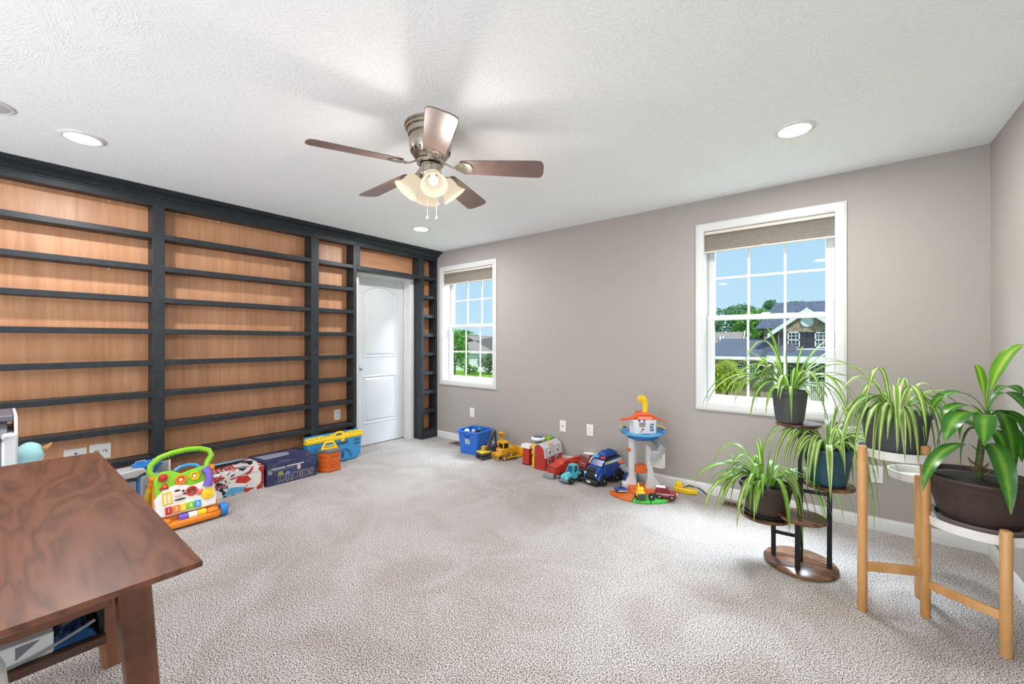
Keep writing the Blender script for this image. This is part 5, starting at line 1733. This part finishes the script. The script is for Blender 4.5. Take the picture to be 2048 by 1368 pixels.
POTR = N.setp(.55)
obj('pot', G().lathe(pr, 56, (cx_, cy_, 0)), POTR, t)
obj('soil', G().lathe([(.171, zt - .0235), (.1, zt - .016), (0, zt - .012)], 28, (cx_, cy_, 0)), SOIL, t)
dd0 = 1.81
def D_(x, y, dz=0): return px(x, y, dd0 + dz)
sb = V((cx_, cy_, zt - .02))
stem = [sb, D_(1957, 930), D_(1962, 895), D_(1968, 855), D_(1976, 822)]
obj('stem', G().tube(stem, [.014, .012, .012, .011, .008], 10), P('4d5a2c', .6, 0, .3, 60), t)
for k in range(5):
    p = stem[0].lerp(stem[1], .3 + .16 * k)
    a = k * 2.2
    obj('leaf_scale', G().tube([p, p + V((.025 * math.cos(a), .025 * math.sin(a), .012)), p + V((.035 * math.cos(a), .035 * math.sin(a), .030))], [.006, .005, .001], 6), P('7a5a3c', .7), t)
big = [  # base pixel, tip pixel, tip depth offset, width, rise, backlit
    ((1971, 822), (2048, 689), -.04, .072, None, 1), ((1972, 822), (1950, 729), .04, .040, None, 1),
    ((1970, 825), (1861, 828), .06, .055, .10, 0), ((1968, 832), (1885, 840), -.02, .050, .06, 0), ((1966, 845), (1893, 882), -.10, .070, .07, 0), ((1966, 845), (1920, 880), .08, .066, .07, 1),
    ((1962, 862), (1874, 902), .10, .05, .07, 0), ((1962, 880), (1921, 938), .05, .062, .07, 0), ((1970, 840), (1968, 892), -.19, .066, .05, 0), ((1958, 905), (1846, 981), -.14, .05, .07, 0),
    ((1972, 838), (2050, 820), -.05, .075, .08, 0), ((1972, 842), (2046, 870), -.10, .085, .05, 0), ((1970, 858), (2028, 950), -.02, .070, .12, 0), ((1968, 870), (2044, 925), .04, .06, .06, 0), ((1963, 900), (2022, 1030), -.20, .066, .07, 0), ((1964, 880), (2014, 935), .06, .055, .06, 0), ((1974, 826), (2046, 790), .05, .045, .05, 0),
    ((1960, 870), (1905, 860), .12, .05, .05, 1), ((1968, 850), (2062, 900), -.06, .06, .09, 0)]
for (b, tp, dz, w, rise, backlit) in big:
    tip = D_(*tp, dz)
    tip.x = min(tip.x, XR - .02)
    arch_leaf(D_(*b), tip, w, DRAL if backlit else DRA, t, rise, dr_prof, n=13, fold=.22, roll=.25 if b[0] % 2 else -.25)

# ------------------------------------------------------------------ outdoors, seen through the two windows
GZ = -2.95


def W(x, y, Y):
    d_ = FW + RT * ((x - 1024) / FPX)
    r = V((d_.x, d_.y, -(y - 682.5) / FPX))
    return V((0, 0, CAMZ)) + r * (Y / r.y)


N = Nodes('lawn_grass')
co = N.coord()
nz = N.noise(co, .35, 5, .6); nf = N.noise(co, 9, 3, .7)
r = N.ramp(nz, 0, [(.35, lin('6f9a34')), (.6, lin('93b84a'))])
r2 = N.ramp(nf, 0, [(.3, (.75, .78, .7)), (.7, (1.1, 1.1, 1.05))])
mx = N.mix(1.0, (r, 0), (r2, 0), 'MULTIPLY')
N.l(mx, 2, N.b, 'Base Color'); N.bump(nf, 0, .6, .05)
GRASS = N.setp(.9, 0, .1)
struct('ground', G().bb(-110, 60, 5.5, 150, GZ - .3, GZ), GRASS)


def shingle(name, a, b):
    N = Nodes(name)
    co = N.coord('Object', (1, 1, 1))
    br = N.n('TexBrick')
    br.inputs['Scale'].default_value = 3.0
    br.inputs['Color1'].default_value = lin(a); br.inputs['Color2'].default_value = lin(b)
    br.inputs['Mortar'].default_value = tuple(x * .6 for x in lin(a)[:3]) + (1,)
    br.inputs['Mortar Size'].default_value = .02
    N.l(co, 0, br, 'Vector')
    nz = N.noise(co, 5, 4, .7)
    r = N.ramp(nz, 0, [(.3, (.8, .8, .82)), (.7, (1.15, 1.15, 1.15))])
    mx = N.mix(1.0, (br, 0), (r, 0), 'MULTIPLY')
    N.l(mx, 2, N.b, 'Base Color')
    return N.setp(.9, 0, .1)


SH1 = shingle('slate_shingle', '626a78', '78808e'); SH2 = shingle('tan_shingle', 'a39a90', 'b0a89d'); SH3 = shingle('dark_and_shade_shingle', '5d6069', '6b6e77')
N = Nodes('facade_brick')
co = N.coord('Object', (1, 1, 1), (PI / 2, 0, 0))
br = N.n('TexBrick')
br.inputs['Scale'].default_value = 4.4
br.inputs['Color1'].default_value = lin('a08b76'); br.inputs['Color2'].default_value = lin('c4b29c'); br.inputs['Mortar'].default_value = lin('a59c8e')
br.inputs['Mortar Size'].default_value = .02
N.l(co, 0, br, 'Vector')
nz = N.noise(N.coord(), 3.5, 4, .75)
r = N.ramp(nz, 0, [(.3, (.62, .58, .55)), (.7, (1.2, 1.18, 1.15))])
mx = N.mix(1.0, (br, 0), (r, 0), 'MULTIPLY')
N.l(mx, 2, N.b, 'Base Color')
BRICK = N.setp(.9, 0, .1)
FASC = P('e4e6e8', .5); SHUT = P('30343b', .6); DGL = P('27323d', .15, 0, .3, 1.5)


def house_window(parent, x, z, w, h, Y, shutters=(True, True)):
    g = G()
    for a, b, c, d_ in ((x - w / 2, x - w / 2 + .08, z - h / 2, z + h / 2), (x + w / 2 - .08, x + w / 2, z - h / 2, z + h / 2), (x - w / 2, x + w / 2, z - h / 2, z - h / 2 + .09), (x - w / 2, x + w / 2, z + h / 2 - .08, z + h / 2), (x - w / 2, x + w / 2, z - .04, z + .04)):
        g.bb(a, b, Y - .10, Y - .02, c, d_)
    for k in (1, 2):
        xx = x - w / 2 + w * k / 3
        g.bb(xx - .018, xx + .018, Y - .08, Y - .03, z - h / 2, z + h / 2)
    for k in (.25, .75):
        zz = z - h / 2 + h * k
        g.bb(x - w / 2, x + w / 2, Y - .08, Y - .03, zz - .018, zz + .018)
    o = obj('window', g, FASC, parent, smooth=0)
    for i in range(3):
        for j in range(4):
            a = x - w / 2 + w * i / 3; c = z - h / 2 + h * j / 4
            obj('pane', G().bb(a + .02, a + w / 3 - .02, Y - .05, Y - .03, c + .02, c + h / 4 - .02), DGL, o, smooth=0)
    for s, on in zip((-1, 1), shutters):
        if on:
            xx = x + s * (w / 2 + .24)
            obj('shutter', G().bb(xx - .20, xx + .20, Y - .08, Y, z - h / 2, z + h / 2), SHUT, parent, smooth=0)


hs1 = thing('house', 'two-storey brick house with slate roof seen through the right-hand window', 'house', (0, 0, 0))
YF = 36.0
p0 = W(1556, 655, YF); pa = W(1614, 616, YF); x1_ = 2 * pa.x - p0.x
eave = p0.z
obj('front_wall', G().prism([(p0.x, YF, GZ), (x1_, YF, GZ), (x1_, YF, eave), (pa.x, YF, pa.z - .25), (p0.x, YF, eave)], (0, 8, 0)), BRICK, hs1, smooth=0)
ov = .62
sl = (pa.z - eave) / (pa.x - p0.x)
for s in (-1, 1):
    xe = pa.x + s * (pa.x - p0.x + ov); ze = eave - sl * ov
    obj('gable_roof', G().prism([(pa.x, YF - .35, pa.z + .16), (xe, YF - .35, ze + .16), (xe, YF - .35, ze), (pa.x, YF - .35, pa.z)], (0, 6, 0)), SH1, hs1, smooth=0)
    obj('rake_board', G().prism([(pa.x, YF - .42, pa.z + .02), (xe, YF - .42, ze + .02), (xe, YF - .42, ze - .32), (pa.x, YF - .42, pa.z - .32)], (0, .07, 0)), FASC, hs1, smooth=0)
cv = W(1614, 643, YF)
obj('gable_vent', G().lathe([(.42, 0), (.36, .08), (0, .08)], 24, (cv.x, YF, cv.z), ax=Matrix.Rotation(PI / 2, 4, 'X')), FASC, hs1)
ra = W(1556, 606, 42); rb = W(1720, 600, 42); ea = W(1545, 657, 38.2)
obj('main_roof', G().prism([(ra.x - .2, 42, ra.z), (ra.x - 1.2, 38.0, ea.z), (ra.x - 1.2, 46, ea.z)], (14, 0, 0)), SH1, hs1, smooth=0)
obj('main_wall', G().bb(ra.x - .6, ra.x + 13.2, 38.4, 45.6, GZ, ea.z), BRICK, hs1, smooth=0)
for xw, w_ in ((1587.5, 25), (1642, 25)):
    a = W(xw - w_ / 2, 664, YF); b = W(xw + w_ / 2, 696, YF)
    house_window(hs1, (a.x + b.x) / 2, (a.z + b.z) / 2, b.x - a.x, a.z - b.z, YF)
# porch
q0 = W(1548, 699, YF); q1 = W(1700, 716, 34)
obj('porch_roof', G().prism([(q0.x - .2, YF, q0.z), (q0.x - .2, 33.6, q1.z + .1), (q0.x - .2, 33.6, q1.z), (q0.x - .2, YF, q0.z - .4)], (q1.x - q0.x + .2, 0, 0)), SH1, hs1, smooth=0)
obj('porch_fascia', G().bb(q0.x - .2, q1.x, 33.5, 33.62, q1.z - .38, q1.z + .06), FASC, hs1, smooth=0)
obj('frieze_board', G().bb(q0.x, x1_, YF - .06, YF, q0.z, q0.z + .16), FASC, hs1, smooth=0)
for xc in (1551, 1615, 1668):
    c = W(xc, 740, 33.9)
    obj('porch_column', G().lathe([(.16, GZ), (.15, GZ + .3), (.12, GZ + .35), (.11, q1.z - .5), (.15, q1.z - .4)], 14, (c.x, 33.9, 0)), FASC, hs1)
for xw in (1577, 1640):
    a = W(xw - 12, 730, YF); b = W(xw + 12, 772, YF)
    house_window(hs1, (a.x + b.x) / 2, (a.z + b.z) / 2, b.x - a.x, a.z - b.z, YF, (False, False))
ya = W(1596, 772, 33.9); yb = W(1668, 772, 33.9); zt_ = W(1620, 764, 33.9).z
obj('railing_top', G().bb(ya.x, yb.x, 33.86, 33.94, zt_ - .05, zt_ + .03), FASC, hs1, smooth=0)
obj('railing_bottom', G().bb(ya.x, yb.x, 33.86, 33.94, GZ + .2, GZ + .27), FASC, hs1, smooth=0)
g0 = None
nb = 18
for k in range(nb):
    xx = ya.x + (yb.x - ya.x) * (k + .5) / nb
    if g0 is None:
        g0 = obj('baluster', G().bb(-.02, .02, 33.88, 33.92, GZ + .25, zt_ - .04), FASC, hs1, smooth=0); o = g0
    else:
        o = g0.copy(); COL.objects.link(o)
    o.location = (xx, 0, 0)
# left wing
wa = W(1400, 714, 34.4); wb = W(1556, 714, 34.4); rz_ = W(1500, 677, 39); rl = W(1446, 677, 39)
obj('wing_wall', G().bb(wa.x, wb.x + .5, 34.9, 43, GZ, wa.z + .1), BRICK, hs1, smooth=0)
g = G()
zz = wa.z; X0 = wa.x - .4; X1 = wb.x + 1.0
g.add([(X0, 34.2, zz), (X1, 34.2, zz), (X1, 43.8, zz), (X0, 43.8, zz), (rl.x, 39, rz_.z), (X1, 39, rz_.z)], [(0, 1, 5, 4), (2, 3, 4, 5), (3, 0, 4), (1, 2, 5), (0, 3, 2, 1)])
obj('wing_roof', g, SH1, hs1, smooth=0)
v0 = W(1521, 714, 34.4); v1 = W(1537, 677, 39)
g = G().add([(v0.x, 34.15, zz + .03), (X1, 34.15, zz + .03), (X1, 36.6, rz_.z + .02), (v1.x, 38.9, rz_.z + .06), (X1, 39, rz_.z + .06)], [(0, 1, 2, 3), (3, 2, 4)])
obj('shaded_valley_roof', g, SH3, hs1, smooth=0)  # darker shingle paints this slope's shade into its colour
obj('gutter', G().bb(X0, X1, 34.08, 34.22, zz - .14, zz + .04), FASC, hs1, smooth=0)
obj('soffit', G().bb(X0, X1, 34.2, 34.9, zz - .14, zz - .08), FASC, hs1, smooth=0)
for xw, w_, y0, y1, sh in ((1477, 19, 728, 757, (True, False)), (1503, 17, 728, 754, (False, True))):
    a = W(xw - w_ / 2, y0, 34.9); b = W(xw + w_ / 2, y1, 34.9)
    house_window(hs1, (a.x + b.x) / 2, (a.z + b.z) / 2, b.x - a.x, a.z - b.z, 34.9, sh)


def simple_house(name, label, x0, x1, y0, y1, zw, zr, roofm, wallm, hip=2.0):
    t = thing(name, label, 'house', (0, 0, 0))
    obj('wall', G().bb(x0 + .4, x1 - .4, y0 + .4, y1 - .4, GZ, zw), wallm, t, smooth=0)
    ym = (y0 + y1) / 2
    g = G().add([(x0, y0, zw), (x1, y0, zw), (x1, y1, zw), (x0, y1, zw), (x0 + hip, ym, zr), (x1 - hip, ym, zr)], [(0, 1, 5, 4), (2, 3, 4, 5), (3, 0, 4), (1, 2, 5), (0, 3, 2, 1)])
    obj('roof', g, roofm, t, smooth=0)
    obj('gutter', G().bb(x0, x1, y0 - .1, y0 + .02, zw - .1, zw + .06), FASC, t, smooth=0)
    return t


a = W(1380, 665, 58); b = W(1489, 665, 58)
h2 = simple_house('house', 'low house with pale tan roof behind the brick house wing', a.x, b.x, 54, 62, W(1450, 712, 54).z, a.z, SH2, P('b9b2a8', .8), .15)
obj('rake_board', G().prism([(b.x + .02, 54, W(1450, 712, 54).z), (b.x + .02, 58, a.z + .15), (b.x + .02, 58, a.z - .2)], (.1, 0, 0)), FASC, h2, smooth=0)
for xv in (1440, 1446):
    c = W(xv, 674, 56.5)
    obj('roof_vent', G().cyl((c.x, 56.5, c.z - .8), (c.x, 56.5, c.z + .15), .10), FASC, h2)
# houses seen through window 1
x1h = W(994, 0, 42).x
h3 = simple_house('house', 'single-storey house with pale tan roof seen through the far-left window', W(850, 0, 42).x, x1h, 42, 52, W(960, 706, 42).z, W(930, 672, 47).z, SH2, P('e3e6ea', .7), x1h - W(932, 0, 47).x)
# dark roof behind
h4 = simple_house('house', 'taller house with dark grey roof at right in the far-left window', W(956, 0, 64).x, W(1100, 0, 64).x, 64, 78, W(975, 690, 64).z, W(985, 652, 71).z, SH3, P('8d8781', .8), 3.0)
obj('gable_vent', G().bb(W(975, 0, 66).x - .25, W(975, 0, 66).x + .25, 66.4, 66.6, W(975, 672, 66).z - .25, W(975, 672, 66).z + .25), FASC, h4)


def foliage_mat(name, a, b, c):
    N = Nodes(name)
    co = N.coord()
    nz = N.noise(co, 1.1, 4, .7)
    r = N.ramp(nz, 0, [(.28, lin(a)), (.5, lin(b)), (.72, lin(c))])
    N.l(r, 0, N.b, 'Base Color')
    tl = N.n('BsdfTranslucent'); ms = N.n('MixShader'); ms.inputs[0].default_value = .35
    N.l(r, 0, tl, 0); N.l(N.b, 0, ms, 1); N.l(tl, 0, ms, 2); N.l(ms, 0, N.out, 0)
    return N.setp(.7, 0, .2)


F1 = foliage_mat('foliage_green', '568c40', '78ad55', '9ccb72')
F2 = foliage_mat('foliage_bright', '5a9440', '82b45a', 'abd083')
F3 = foliage_mat('foliage_yellow', '8a9c2e', 'b3c245', 'd6dc78')
F4 = foliage_mat('foliage_grey', '5d7350', '82986f', 'a8b795')
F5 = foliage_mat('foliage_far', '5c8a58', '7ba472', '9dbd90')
BARK = P('5a4a3b', .9, 0, .2, 6)


def tree(name, label, c, rx, rz, mat, seed, n=2600, leaf=.22, lumps=14, cat='tree', droop=0, sparse=1.0):
    """c = crown centre; crown made of leaf blades scattered over lumpy shells, on a branching trunk"""
    rnd = random.Random(seed)
    t = thing(name, label, cat, (c.x, c.y, GZ))
    cz = c.z - GZ
    g = G().tube([(0, 0, 0), (.1, .05, cz * .5), (0, 0, cz)], [max(.06, rx * .07), max(.05, rx * .05), .03], 8)
    bl = []
    for k in range(lumps):
        a = rnd.uniform(0, 2 * PI); u = rnd.uniform(-.85, 1); rr = math.sqrt(max(0, 1 - u * u)) * rnd.uniform(.45, .8)
        bl.append((V((rr * rx * math.cos(a), rr * rx * math.sin(a), cz + u * rz * .72)), rnd.uniform(.26, .48) * sparse))
    for p, s in bl[:8]:
        g.tube([(0, 0, cz * .55), p * .5 + V((0, 0, cz * .3)), p], [.06, .04, .015], 6)
    obj('trunk', g, BARK, t)
    g = G()
    vs = []; fs = []
    for i in range(n):
        p, s = bl[rnd.randrange(len(bl))]
        d_ = V((rnd.gauss(0, 1), rnd.gauss(0, 1), rnd.gauss(0, 1))).normalized() * rnd.uniform(.55, 1.0)
        q = p + V((d_.x * rx * s, d_.y * rx * s, d_.z * rz * s))
        if q.z < .02: q.z = .02
        ax = V((rnd.gauss(0, 1), rnd.gauss(0, 1), rnd.gauss(0, .6) - droop)).normalized()
        sd = ax.cross(V((rnd.gauss(0, 1), rnd.gauss(0, 1), rnd.gauss(0, 1)))).normalized()
        L = leaf * rnd.uniform(.7, 1.4); w = L * .42
        o = len(vs)
        vs += [q - ax * L * .5, q + sd * w, q + ax * L * .6, q - sd * w]
        fs.append((o, o + 1, o + 2, o + 3))
    g.add(vs, fs)
    me = bpy.data.meshes.new('foliage'); me.from_pydata(g.v, [], g.f); me.materials.append(mat)
    o = link('foliage', me); o.parent = t; o['kind'] = 'stuff'
    return t


def at(x, y, Y): return W(x, y, Y)
S58 = 58 / .8 / FPX
tree('tree', 'wide airy tree left of the brick house, behind the tan roof', at(1462, 648, 70), 5.2, 3.4, F5, 1, 4200, .34, 20, sparse=.9)
tree('tree', 'bright green tree touching the brick house roof', at(1520, 655, 62), 3.2, 2.4, F2, 2, 3800, .28, 18)
tree('tree', 'distant tree top just left of the brick house ridge', at(1547, 622, 74), 1.9, 1.7, F5, 3, 1500, .28, 10)
tree('tree', 'small tree top peeking over the slate ridge of the brick house', at(1590, 610, 90), 1.8, 1.0, F5, 14, 700, .28, 8)
tree('shrub', 'yellow-green shrub in front of the brick house wing', at(1451, 756, 32.6), 1.35, 1.25, F3, 5, 3600, .13, 20, 'shrub', 1.2)
tree('tree', 'bright leafy tree at the left of the far-left window', at(908, 706, 30), 1.75, 2.5, F2, 6, 4200, .17, 22)
tree('shrub', 'green bush beside the white wall in the far-left window', at(941, 740, 38), 1.0, .8, F2, 7, 1600, .13, 12, 'shrub')
tree('shrub', 'grey-green bush at the right of the far-left window', at(977, 727, 39), 1.5, 1.3, F4, 8, 2600, .16, 14, 'shrub')
tree('tree', 'distant tree line beyond the tan roof in the far-left window', at(928, 678, 95), 6.0, 3.0, F1, 9, 3600, .5, 20)
tree('tree', 'distant trees at the far right of the far-left window', at(1014, 678, 125), 5.0, 2.6, F1, 10, 2000, .5, 14)
